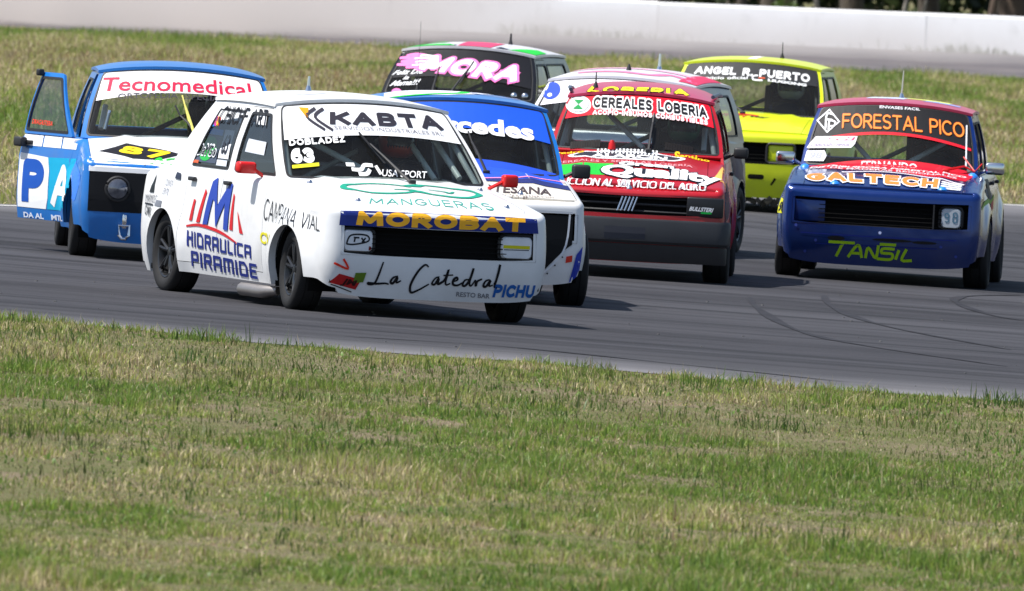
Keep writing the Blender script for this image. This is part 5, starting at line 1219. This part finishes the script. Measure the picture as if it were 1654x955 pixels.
shape(c, [(-.745, .645), (.745, .645), (.745, .745), (-.745, .745)], '#f2f3f5', 'front', 1); headlight(c, -.49, 'round', .15, .15, plain('lamp_lens', (.16, .17, .20, 1), .12, .6, .5, 30), BLACKP, zc=.525, proud=-.02); headlight(c, .49, 'round', .15, .15, plain('lamp_lens', (.16, .17, .20, 1), .12, .6, .5, 30), BLACKP, zc=.525, proud=-.02)
bm = bmesh.new(); y = c['yf'](-.43, .3)-.02
add_tube(bm, [(-.43-.035, y, .26), (-.43-.035, y-.01, .19), (-.43-.015, y-.01, .165), (-.43+.015, y-.01, .165), (-.43+.035, y-.01, .19), (-.43+.035, y, .26)], .013, 8, True); add_box(bm, (-.43, y, .29), (.03, .02, .10), .004); bodypart(c, 'tow_hook', bm, CHROME)
dr = c['doors'][(0, -1)]
D = dict(parent=dr)
for a, b in ((1.10, .80), (.78, .50), (.48, .26)): shape(c, [(a, .775), (b, .775), (b, .855), (a, .855)], '#f2f3f5', 'right', 1, 'painted_patch', dr)
shape(c, [(1.11, .32), (.66, .32), (.63, .40), (.63, .60), (.66, .70), (1.11, .72)], '#eceef0', 'right', 1, 'painted_patch', dr)
shape(c, [(.64, .32), (.22, .32), (.22, .71), (.66, .70), (.62, .60), (.62, .40)], '#19a5cf', 'right', 1, 'painted_patch', dr)
htext(c, 'P', '#1f56b4', 'right', [(1.04, .36), (.70, .36), (.70, .68), (1.04, .68)], 2, .30, parent=dr)
htext(c, 'A', '#eceef0', 'right', [(.57, .35), (.24, .35), (.24, .66), (.57, .66)], 2, .22, parent=dr)
text(c, 'DA AL', '#dfe6f2', 'right', [(1.02, .245), (.70, .245), (.70, .285), (1.02, .285)], 2, .03, parent=dr); text(c, 'MTRA', '#dfe6f2', 'right', [(.58, .245), (.26, .245), (.26, .285), (.58, .285)], 2, .03, parent=dr)
text(c, 'DRAGASTERA', '#e03a2c', 'right', [(1.03, .935), (.70, .93), (.70, .965), (1.03, .97)], 3, .02, parent=dr)
bm = bmesh.new(); hz = Vector((-(c['S']['w']-.05), c['S']['dfront']+.01, .5)); add_box(bm, Vector((-.80, 1.06, .80))-hz, (.06, .12, .07), .015); bobj('handle', bm, BLACKP, dr, True, 40)
bm = bmesh.new(); add_box(bm, Vector((-.645, 1.10, 1.315))-hz, (.05, .05, .05), .012); bobj('latch', bm, BLACKP, dr, True, 40)
shape(c, [(.06, .30), (-.36, .42), (-.40, .60), (.08, .72)], '#3c78d8', 'right', 1, 'painted_patch')
wiper(c, .10, (-.1, .70), mat=plain('wiper_yellow', (.6, .55, .12, 1), .5)); wiper(c, .13, (-.18, .52))
bm = bmesh.new(); add_tube(bm, [(-.56, .42, .93), (-.53, .46, 1.07)], .014, 8); bodypart(c, 'wiper_post', bm, CHROME)
text(c, 'MAXI', '#d8dade', 'right', [(.72, 1.20), (.50, .98), (.54, .96), (.77, 1.20)], 3, .02)
driver(c, 'driver of the blue and white number 87 car in a dark helmet', plain('helmet_dark', (.03, .03, .035, 1), .3))

# ===== blue roofed car behind the leader
c = cme
strip(c, 1.14, 1.19, 1.105, '#1f58d6', 1)
text(c, 'Mercedes', '#f4f5f8', 'front', [(-.46, 1.14), (.500, 1.118), (.493, 1.235), (-.45, 1.25)], 3, .04, arc=.2)
shape(c, [(-.66, -.05), (-.2, -.12), (.2, -.16), (.66, -.05), (.66, .32), (-.66, .32)], '#2a55d2', 'top', 1, 'painted_patch')
line(c, [(-.66, -.14), (-.1, -.18), (.15, -.10), (.45, .08), (.68, .12)], .03, '#ef8fb4', 'top', 3, 'painted_patch')
shape(c, [(-.1, -.27), (.30, -.20), (.69, -.20), (.69, -.02), (.45, .02), (.15, -.14)], '#27306a', 'top', 2, 'painted_patch')
text(c, 'ARTESANA', '#4c4140', 'top', [(-.05, -.50), (.520, -.47), (.535, -.30), (-.02, -.33)], 2, .02); text(c, 'ARTESANIZARTESANA.COM', '#8c7f78', 'top', [(.02, -.56), (.53, -.54), (.53, -.50), (.02, -.52)], 2, .0)
shape(c, [(.20, .16), (.40, .16), (.60, .38), (.665, .43), (.665, .63), (.20, .64)], '#0b0c11', 'front', 2, 'grille_cover')
line(c, [(.20, .655), (.66, .652)], .016, '#c9cdd4', 'front', 3, 'trim'); line(c, [(.38, .14), (.60, .37), (.64, .64)], .014, '#dfe2e8', 'front', 4, 'trim')
shape(c, [(.625, .30), (.67, .31), (.672, .355), (.628, .345)], '#d83a2a', 'front', 3, 'reflector'); shape(c, [(.66, .16), (.73, .22), (.745, .42), (.70, .36)], '#2a3fb0', 'front', 3, 'painted_patch')
for k in range(3): shape(c, disc(.50+.05*k, .22+.06*k, .006, .006, 8), '#222228', 'front', 4, 'rivet')
shape(c, [(-.55, .85), (-.1, .82), (.1, 1.0), (.35, 1.4), (-.2, 1.6), (-.5, 1.3)], '#d9dbe4', 'top', 1, 'roof_patch'); line(c, [(-.5, .80), (-.25, .86), (.0, 1.0), (.08, 1.25)], .07, '#25c83c', 'top', 2, 'roof_patch')
line(c, [(.1, 1.1), (.3, 1.0), (.45, 1.15), (.3, 1.35), (.1, 1.2)], .03, '#8f8fae', 'top', 2, 'roof_patch')
mirror_part(c, 1, BLACKP, y=.36, size=(.13, .08, .10)); wiper(c, .12, (-.1, .6)); bonnet_pins(c, [(.30, -.48), (-.3, -.48)])
driver(c, 'driver of the blue roofed car with black helmet', plain('helmet_dark', (.03, .03, .035, 1), .3))

# ===== red hatchback
c = cre
strip(c, 1.165, 1.235, 1.155, '#e0142c', 1)
htext(c, 'LOBERIA', '#f4e21c', 'front', [(-.42, 1.372), (.36, 1.385), (.34, 1.428), (-.39, 1.412)], 4, .26, .16, outline='#101014', ow=.06, arc=.15)
for r_, cc, l in ((.098, '#e9ebec', 2), (.082, '#9aa0a4', 3), (.074, '#eef0f0', 4), (.05, '#c4c8ca', 5)): shape(c, disc(-.475, 1.275, r_, r_*.70), cc, 'front', l, 'logo')
shape(c, [(-.515, 1.31), (-.435, 1.31), (-.475, 1.275)], '#0f8c44', 'front', 6, 'logo'); shape(c, [(-.515, 1.24), (-.435, 1.24), (-.475, 1.275)], '#0f8c44', 'front', 6, 'logo')
htext(c, 'CEREALES LOBERIA', '#14141a', 'front', [(-.36, 1.258), (.515, 1.225), (.50, 1.305), (-.36, 1.338)], 4, .24, .16, outline='#f2f2f2', ow=.16, arc=.22)
htext(c, 'ACOPIO-INSUMOS-COMBUSTIBLES', '#f3d4d8', 'front', [(-.36, 1.205), (.525, 1.172), (.52, 1.210), (-.36, 1.243)], 3, .30, .12, arc=.5)
ov = disc(-.07, .06, .45, .13, 30)
shape(c, ov, '#eef0f4', 'top', 1, 'logo'); shape(c, disc(-.07, .06, .41, .10, 30), '#30323c', 'top', 2, 'logo')
text(c, 'IIIIIIIIIIIIIIIII', '#e8eaee', 'top', [(-.30, .09), (.16, .09), (.16, .19), (-.30, .19)], 3, .01); text(c, 'ALARCIN', '#eef0f4', 'top', [(-.34, -.04), (.24, -.04), (.24, .08), (-.34, .08)], 3, .05)
text(c, 'CEREALES Y SEMILLAS LOBERIA', '#e6a0a8', 'top', [(-.60, -.17), (.44, -.17), (.44, -.11), (-.60, -.11)], 2, .0)
shape(c, [(-.66, -.45), (-.20, -.45), (-.16, -.20), (-.66, -.20)], '#22b43c', 'top', 1, 'painted_patch')
text(c, 'Green', '#f2f3f5', 'top', [(-.12, -.27), (.30, -.27), (.30, -.17), (-.12, -.17)], 4, .05, outline='#14202a', ow=.05)
text(c, 'Quality', '#f2f3f5', 'top', [(-.25, -.53), (.67, -.53), (.67, -.26), (-.25, -.26)], 3, .05, outline='#16202c', ow=.05)
text(c, 'PRODUCCION AL SERVICIO DEL AGRO', '#f4f4f4', 'top', [(-.74, -.625), (.56, -.60), (.56, -.54), (-.72, -.54)], 5, .03)
text(c, 'Santino', '#f2c81e', 'top', [(.29, .12), (.56, .12), (.56, .21), (.29, .21)], 2, .03); text(c, 'Pedro', '#f2c81e', 'top', [(-.62, .13), (-.40, .11), (-.40, .19), (-.62, .21)], 2, .02)
shape(c, [(.60, -.36), (.70, -.38), (.70, -.02), (.66, .06), (.63, -.20)], '#f0b860', 'top', 2, 'painted_patch')
rows_of_slots(c, -.50, -.29, .245, 12); rows_of_slots(c, .22, .42, .245, 11)
BUMP = plain('grey_bumper_plastic', (.026, .028, .033, 1), .5, 0, .3, 6)
front_band(c, 'bumper', .272, .462, .035, BUMP); front_band(c, 'air_dam', .135, .268, .012, BLACKP)
shape(c, box4(-.19, .305, .12, .43), '#3c3e46', 'front', 14, 'number_plate_mount')
y = c['yf'](0, .6)
for x in (-.36, .32):
    for k in range(1): pass
for xc_, wd_ in ((.56, .28), (-.56, .28)):
    bm = bmesh.new(); add_box(bm, (xc_, c['yf'](xc_, .6)+.0, .568), (wd_, .03, .150), .012); bodypart(c, 'headlight_cover', bm, plain('cover_black', (.012, .012, .014, 1), .35))
for k in range(5):
    bm = bmesh.new(); x = -.085+.028*k; add_tube(bm, [(x-.018, y-.002, .515), (x+.018, y+.006, .622)], .0065, 6); bodypart(c, 'badge_bar', bm, CHROME)
text(c, 'BULLSTERI', '#e8eaee', 'front', [(.44, .540), (.62, .535), (.625, .567), (.445, .572)], 12, .03, .2); shape(c, box4(.53, .520, .61, .535), '#18a040', 'front', 12, 'lettering')
bonnet_pins(c, [(-.02, -.60)], CHROME, .018)
shape(c, [(.02, .76), (-.30, .74), (-.40, .60), (-.42, .45), (-.30, .5), (-.1, .65)], '#3c1c30', 'left', 1, 'painted_patch'); shape(c, [(-.36, .70), (-.50, .66), (-.52, .50), (-.40, .52)], '#1c2c50', 'left', 1, 'painted_patch')
wiper(c, .09, (.02, .62)); mirror_part(c, 1, BLACKP, y=.50, size=(.11, .07, .085)); antenna(c, -.36, 1.0, .0+.12, BLACKP, 0, .006)
bm = bmesh.new(); b_ = c['bvh'].ray_cast(Vector((-.19, .19, 4)), Vector((0, 0, -1)))[0]; add_tube(bm, [b_, b_+Vector((0, 0, .045)), b_+Vector((0, 0, .07))], [.03, .024, .012], 10); bodypart(c, 'washer_jet', bm, RED)
for sg in (-1, 1):
    bm = bmesh.new(); add_tube(bm, [(sg*.545, .84, 1.385), (sg*.575, 1.6, 1.395), (sg*.575, 2.5, 1.375)], .016, 6); bodypart(c, 'roof_moulding', bm, plain('roof_trim_blue', (.05, .07, .11, 1), .4))
driver(c, 'driver of the red hatchback in a dark green trimmed helmet', plain('helmet_green', (.03, .24, .10, 1), .35))

# ===== dark blue car 98
c = c98
strip(c, 1.055, 1.155, 1.06, '#17181c', 1); strip(c, 1.05, 1.145, 1.05, '#d8182c', 2, band=.022)
htext(c, 'FORESTAL PICO', '#f0903a', 'front', [(-.40, 1.175), (.570, 1.150), (.550, 1.265), (-.405, 1.288)], 3, .13, .10, rnd=True, arc=.18, outline='#d8501a', ow=.025)
cx_, cz_, s_ = -.515, 1.225, .095
shape(c, [(cx_-s_, cz_), (cx_, cz_-s_), (cx_+s_, cz_), (cx_, cz_+s_)], '#eceef0', 'front', 3, 'logo', holes=[[(cx_-s_*.84, cz_), (cx_, cz_-s_*.84), (cx_+s_*.84, cz_), (cx_, cz_+s_*.84)]])
line(c, [[(-.53, 1.16), (-.53, 1.275), (-.475, 1.275)], [(-.53, 1.235), (-.485, 1.235)], [(-.505, 1.155), (-.505, 1.225), (-.46, 1.22), (-.465, 1.19), (-.50, 1.185)]], .014, '#eceef0', 'front', 4, 'logo')
shape(c, [(-.665, 1.005), (-.31, 1.028), (-.285, 1.06), (-.27, 1.12), (-.60, 1.10), (-.64, 1.05)], '#e6e3ea', 'front', 3, 'window_sticker')
shape(c, [(-.50, 1.075), (-.30, 1.085), (-.285, 1.112), (-.49, 1.10)], '#d84a78', 'front', 4, 'window_sticker'); text(c, 'ROMM', '#f6f6f8', 'front', [(-.60, 1.072), (-.30, 1.085), (-.30, 1.108), (-.60, 1.096)], 5, .06, .3)
text(c, 'CARDOZO HNOS', '#9a8fa8', 'front', [(-.64, 1.02), (-.33, 1.04), (-.32, 1.06), (-.62, 1.045)], 4, .03)
shape(c, [(-.675, .905), (-.52, .912), (-.50, .955), (-.52, .995), (-.66, .985)], '#e6e8f0', 'front', 3, 'window_sticker'); text(c, '98', '#a8acc0', 'front', [(-.64, .925), (-.54, .93), (-.53, .98), (-.63, .975)], 4, .03)
shape(c, [(-.66, .28), (.67, .31), (.66, .10), (.62, -.12), (.35, -.10), (.0, .05), (-.2, .02), (-.45, -.02), (-.55, .12)], '#c8142c', 'top', 1, 'painted_patch')
shape(c, [(-.2, .0), (.1, .02), (.45, -.12), (.62, -.16), (.3, -.14), (.05, -.04)], '#c8142c', 'top', 2, 'painted_patch')
text(c, 'DISTRIBUIDORA FORESTAL PICO', '#f0e0e4', 'top', [(-.62, .08), (.62, .02), (.62, .10), (-.60, .16)], 3, .03); text(c, 'DE MADERAS REGIONALES', '#e6d0d8', 'top', [(-.45, -.02), (.55, -.09), (.55, -.02), (-.45, .05)], 3, .02); text(c, 'FERNANDO', '#f0e0e4', 'top', [(-.22, .22), (.22, .22), (.22, .28), (-.22, .28)], 3, .02)
htext(c, 'GALTECH', '#f2823a', 'top', [(-.60, -.46), (.42, -.50), (.42, -.28), (-.63, -.22)], 4, .28, .16, outline='#eef0f4', ow=.08)
for k in range(4): shape(c, [(.44, -.50+.055*k), (.60, -.51+.055*k), (.61, -.475+.055*k), (.45, -.465+.055*k)], '#e4e8f0', 'top', 3, 'lettering')
line(c, [(-.35, -.16), (0, -.10), (.35, -.20), (.62, -.30)], .03, '#e0dce8', 'top', 3, 'lettering')
headlight(c, .545, 'square', .155, .155, plain('grey_light_cover', (.50, .56, .62, 1), .35), BLACKP, zc=.535)
bm = bmesh.new(); add_box(bm, (-.56, c['yf'](-.56, .54)+.035, .54), (.24, .02, .17), .008); bodypart(c, 'lamp_blank', bm, DBLUE)
print_on_lamp(c, [[(.50, .57), (.525, .57), (.525, .545), (.50, .545), (.50, .57)], [(.525, .545), (.525, .51), (.50, .51)], [(.565, .545), (.565, .575), (.59, .575), (.59, .51), (.565, .51), (.565, .545), (.59, .545)]], .012, '#5b7f95')
bm = bmesh.new(); add_box(bm, (.41, c['yf'](.41, .54)+.02, .54), (.012, .03, .19)); bodypart(c, 'grille_post', bm, BLACKP)
def ang(car, col):     # TANSIL in slanted angular letters
    L = [[(-.20, 1.18), (.22, 1.18)], [(.03, 1.12), (-.07, .0)], [(.12, 0), (.24, .9), (.30, .9), (.34, 0)], [(.15, .35), (.33, .35)], [(.40, 0), (.44, .85), (.56, .05), (.60, 1.1)], [(.62, 1.2), (.88, 1.2)], [(.86, .85), (.68, .85), (.66, .5), (.82, .45), (.80, 0), (.58, 0)], [(.88, 0), (.93, .8)], [(1.05, .9), (.98, 0), (1.14, 0)]]
    line(car, [[(-.30+p[0]*.49, .192+p[1]*.095) for p in l] for l in L], .022, col, 'front', 2)
for ln_ in (1,):
    V0 = ang(c, '#a8d41e')
for x, z, a, b in ((-.34, .335, .07, .018), (.35, .335, .10, .012), (.1, .34, .16, .012)): shape(c, disc(x, z, a, b, 12), '#05060c', 'front', 2, 'air_slot')
line(c, [(-.62, .365), (0, .36), (.60, .365)], .008, '#0a1c70', 'front', 2, 'seam'); line(c, [(-.50, .285), (.45, .292)], .007, '#0d2278', 'front', 2, 'seam')
for x, z in ((-.50, .31), (.48, .31), (-.58, .22), (.6, .24), (-.66, .42), (0, .395)): shape(c, disc(x, z, .012, .012, 10), '#3a4a9a' if x else '#c8d4ff', 'front', 3, 'bolt')
mirror_part(c, 1, CHROME, y=.40, size=(.15, .08, .095)); mirror_part(c, -1, CHROME, y=.40, size=(.15, .08, .095))
LB = plain('light_blue_tape', srgb('#2a8cf0'), .4)
bonnet_pins(c, [(-.38, -.50), (.46, -.50)], LB, .026); bonnet_pins(c, [(-.66, .26), (.66, .26)], LB, .026)
shape(c, [(-.20, .62), (-.46, .60), (-.50, .50), (-.25, .50)], '#c9c81e', 'right', 2, 'painted_patch'); text(c, '98', '#16181c', 'right', [(-.26, .51), (-.44, .51), (-.44, .59), (-.26, .59)], 3, .04)
shape(c, [(.05, .76), (.5, .78), (.9, .72), (.8, .60), (.4, .52), (.1, .62)], '#34465f', 'left', 1, 'painted_patch'); line(c, [(-.5, .62), (0, .68), (.6, .66), (1.2, .70)], .03, '#7fae2a', 'left', 2, 'painted_patch'); shape(c, [(.7, .66), (1.1, .68), (1.1, .60), (.75, .58)], '#c83a3a', 'left', 2, 'painted_patch')
shape(c, [(.25, .84), (.6, .84), (.7, .70), (.35, .68)], '#14181a', 'left', 2, 'painted_patch')
wiper(c, .45, (.28, .12), mat=RED); antenna(c, .02, 1.3, .22, CHROME, .03, .009); line(c, [(.60, .92), (.575, 1.25)], .012, '#d8dce2', 'front', 3, 'windscreen_trim')
text(c, 'ENVASES FACIL', '#e4e4ea', 'front', [(-.12, 1.348), (.20, 1.346), (.20, 1.366), (-.12, 1.37)], 2, .02)
for q, cc in (([(-.25, 1.05), (.05, 1.02), (.1, 1.5), (-.2, 1.5)], '#b9c4de'), ([(.05, 1.15), (.4, 1.1), (.45, 1.5), (.15, 1.6)], '#c8cf6a'), ([(.2, 1.0), (.5, 1.0), (.5, 1.15), (.25, 1.2)], '#8d9fce')): shape(c, q, cc, 'top', 1, 'roof_patch')
driver(c, 'driver of the dark blue number 98 car, dark helmet and suit', plain('helmet_dark', (.03, .03, .035, 1), .3))

# ===== yellow car
c = cye
strip(c, 1.165, 1.205, 1.165, '#2c2d30', 1)
htext(c, 'ANGEL R. PUERTO', '#eceef0', 'front', [(-.53, 1.222), (.555, 1.200), (.545, 1.275), (-.52, 1.292)], 3, .26, .12, arc=.25)
text(c, 'servicio oficial', '#e4e6e8', 'front', [(-.50, 1.172), (-.02, 1.200), (-.02, 1.226), (-.50, 1.202)], 3, .02); text(c, 'LIUGONG', '#eceef0', 'front', [(.17, 1.192), (.53, 1.162), (.53, 1.186), (.17, 1.216)], 3, .05)
line(c, [(.07, 1.240), (.03, 1.232), (.035, 1.200), (.12, 1.197)], .014, '#eceef0', 'front', 3, 'logo'); line(c, [(.08, 1.220), (.14, 1.218)], .01, '#e05a2a', 'front', 3, 'logo')
shape(c, [(-.06, .80), (.02, .80), (.05, 1.3), (-.03, 1.3)], '#f2f4ea', 'top', 1, 'roof_stripe')
line(c, [(-.22, -.02), (-.05, .06), (.08, .04), (.15, .0)], .06, '#cc1e28', 'top', 2, 'lettering'); text(c, 'ity', '#30302a', 'top', [(.08, -.10), (.25, -.10), (.27, .0), (.10, .0)], 2, .03)
text(c, 'ACTIVITY', '#cc1e28', 'top', [(-.32, -.12), (.06, -.12), (.06, .0), (-.32, .0)], 2, .03)
for sx_ in (1, -1):
    bm = bmesh.new(); xq = .45*sx_; add_box(bm, (xq, c['yf'](.45, .54)+.03, .545), (.24, .03, .16), .02); bodypart(c, 'headlight_cover', bm, YEL)
    lp = rrect(xq-.13, .455, xq+.13, .635, .03); bm = bmesh.new(); add_tube(bm, [(p[0], c['yf'](.45, .54)+.012, p[1]) for p in lp], .013, 6, True); bodypart(c, 'bezel', bm, BLACKP)
shape(c, rrect(.16, .30, .31, .345, .02), '#0c0e06', 'front', 2, 'air_slot'); shape(c, [(.37, .255), (.385, .25), (.425, .31), (.405, .32)], '#0c0e06', 'front', 2, 'air_slot'); shape(c, rrect(-.35, .30, -.20, .345, .02), '#0c0e06', 'front', 2, 'air_slot')
wiper(c, .0, (-.2, .25)); antenna(c, 0.2, 1.4, .15, BLACKP)
bm = bmesh.new(); rr_ = random.Random(4)
for k in range(26): x = -.6+1.2*k/25; add_box(bm, (x, -.60+.05*rr_.random(), .115-.03*rr_.random()), (.06, .04, .04+.04*rr_.random()), .008, Matrix.Rotation(rr_.random(), 4, 'Y'))
bodypart(c, 'skirt_debris', bm, plain('dried_mud', (.06, .055, .04, 1), .95), False)
driver(c, 'driver of the yellow car with pale grey helmet', plain('helmet_grey', (.62, .66, .68, 1), .35))

# ===== black car with pink letters
c = cmo
strip(c, 1.06, 1.10, 1.03, '#101118', 1)
htext(c, 'MORA', '#f4f0f4', 'front', [(-.40, 1.15), (.53, 1.08), (.545, 1.225), (-.34, 1.285)], 4, .28, .12, .25, outline='#f27cc0', ow=.11)
for z0, ln_ in ((1.27, .20), (1.245, .26), (1.215, .24), (1.185, .27), (1.165, .18)): line(c, [(-.33, z0), (-.45, z0+.008), (-.35-ln_, z0-.006)], .034, '#f27cc0', 'front', 3, 'lettering', taper=True); line(c, [(-.25, z0), (-.38, z0+.006), (-.26-ln_*.8, z0-.004)], .016, '#f4f0f4', 'front', 5, 'lettering', taper=True)
text(c, 'Feliz Dia', '#eceef2', 'front', [(-.64, 1.085), (-.36, 1.115), (-.355, 1.16), (-.62, 1.125)], 3, .02, .3); text(c, 'Mama!!!', '#eceef2', 'front', [(-.64, .985), (-.37, 1.015), (-.36, 1.065), (-.61, 1.035)], 3, .02, .3); text(c, 'la', '#eceef2', 'front', [(-.53, 1.05), (-.48, 1.055), (-.47, 1.09), (-.52, 1.085)], 3, .01, .3)
shape(c, disc(-.56, .94, .045, .03), '#f27cc0', 'front', 3, 'lettering')
for q, cc in (([(-.58, .80), (-.12, .72), (-.2, .95), (-.52, 1.0)], '#20c43a'), ([(-.10, .72), (.20, .72), (.22, 1.5), (-.12, 1.5)], '#d0446a'), ([(.36, .76), (.60, .84), (.60, 1.5), (.52, 1.5)], '#20c43a'), ([(-.25, .74), (-.12, .72), (-.12, .85)], '#1c2436'), ([(.24, .74), (.38, .78), (.26, .95)], '#1c2436'), ([(-.6, 1.3), (-.3, 1.3), (-.3, 1.6), (-.55, 1.7)], '#20c43a')): shape(c, q, cc, 'top', 2, 'roof_patch')
wiper(c, -.06, (.14, .70)); wiper(c, -.22, (.0, .55)); antenna(c, .22, 1.8, .10, BLACKP, 0, .012); antenna(c, -.37, .25, .62, BLACKP, 0, .0022)
for x in (.50, .60): bm = bmesh.new(); bmesh.ops.create_uvsphere(bm, u_segments=12, v_segments=8, radius=.035, matrix=Matrix.Translation((x, .30, .96))); bodypart(c, 'interior_lamp', bm, CHROME)

# ===== white and pink roofed hatchback behind the red one
c = cwh
strip(c, 1.13, 1.20, 1.14, '#eceaf0', 1)
shape(c, disc(-.555, 1.25, .075, .07), '#2548c4', 'front', 3, 'logo'); shape(c, disc(-.56, 1.215, .02, .015), '#f0f0f4', 'front', 4, 'logo')
text(c, 'GALTECH', '#2548c4', 'front', [(-.40, 1.22), (.40, 1.21), (.40, 1.29), (-.40, 1.30)], 3, .03, arc=.1) if False else None
line(c, [(-.4, .95), (-.1, 1.0), (.2, .92), (.35, 1.1), (.58, .95)], .09, '#e07aa4', 'top', 2, 'roof_patch'); line(c, [(-.5, 1.3), (0, 1.4), (.5, 1.3)], .12, '#e2a6c2', 'top', 2, 'roof_patch'); shape(c, [(.45, .82), (.60, .86), (.60, 2.2), (.50, 2.0)], '#d83a60', 'top', 2, 'roof_patch')
shape(c, [(.2, .84), (1.9, .84), (1.9, .62), (1.0, .56), (.3, .60)], '#3a4a68', 'left', 1, 'painted_patch'); shape(c, [(1.95, .80), (2.6, .80), (2.6, .50), (2.1, .62)], '#4a2c3e', 'left', 1, 'painted_patch')
line(c, [(.5, .72), (.9, .60), (1.3, .74), (1.1, .80), (.7, .66)], .02, '#26303e', 'left', 2, 'painted_patch')
antenna(c, .12, 1.9, .13, CHROME, 0, .014); antenna(c, -.02, 1.2, .05, BLACKP, 0, .01)
driver(c, 'driver of the white roofed hatchback hidden behind the red car', plain('helmet_white', (.6, .6, .6, 1), .35))
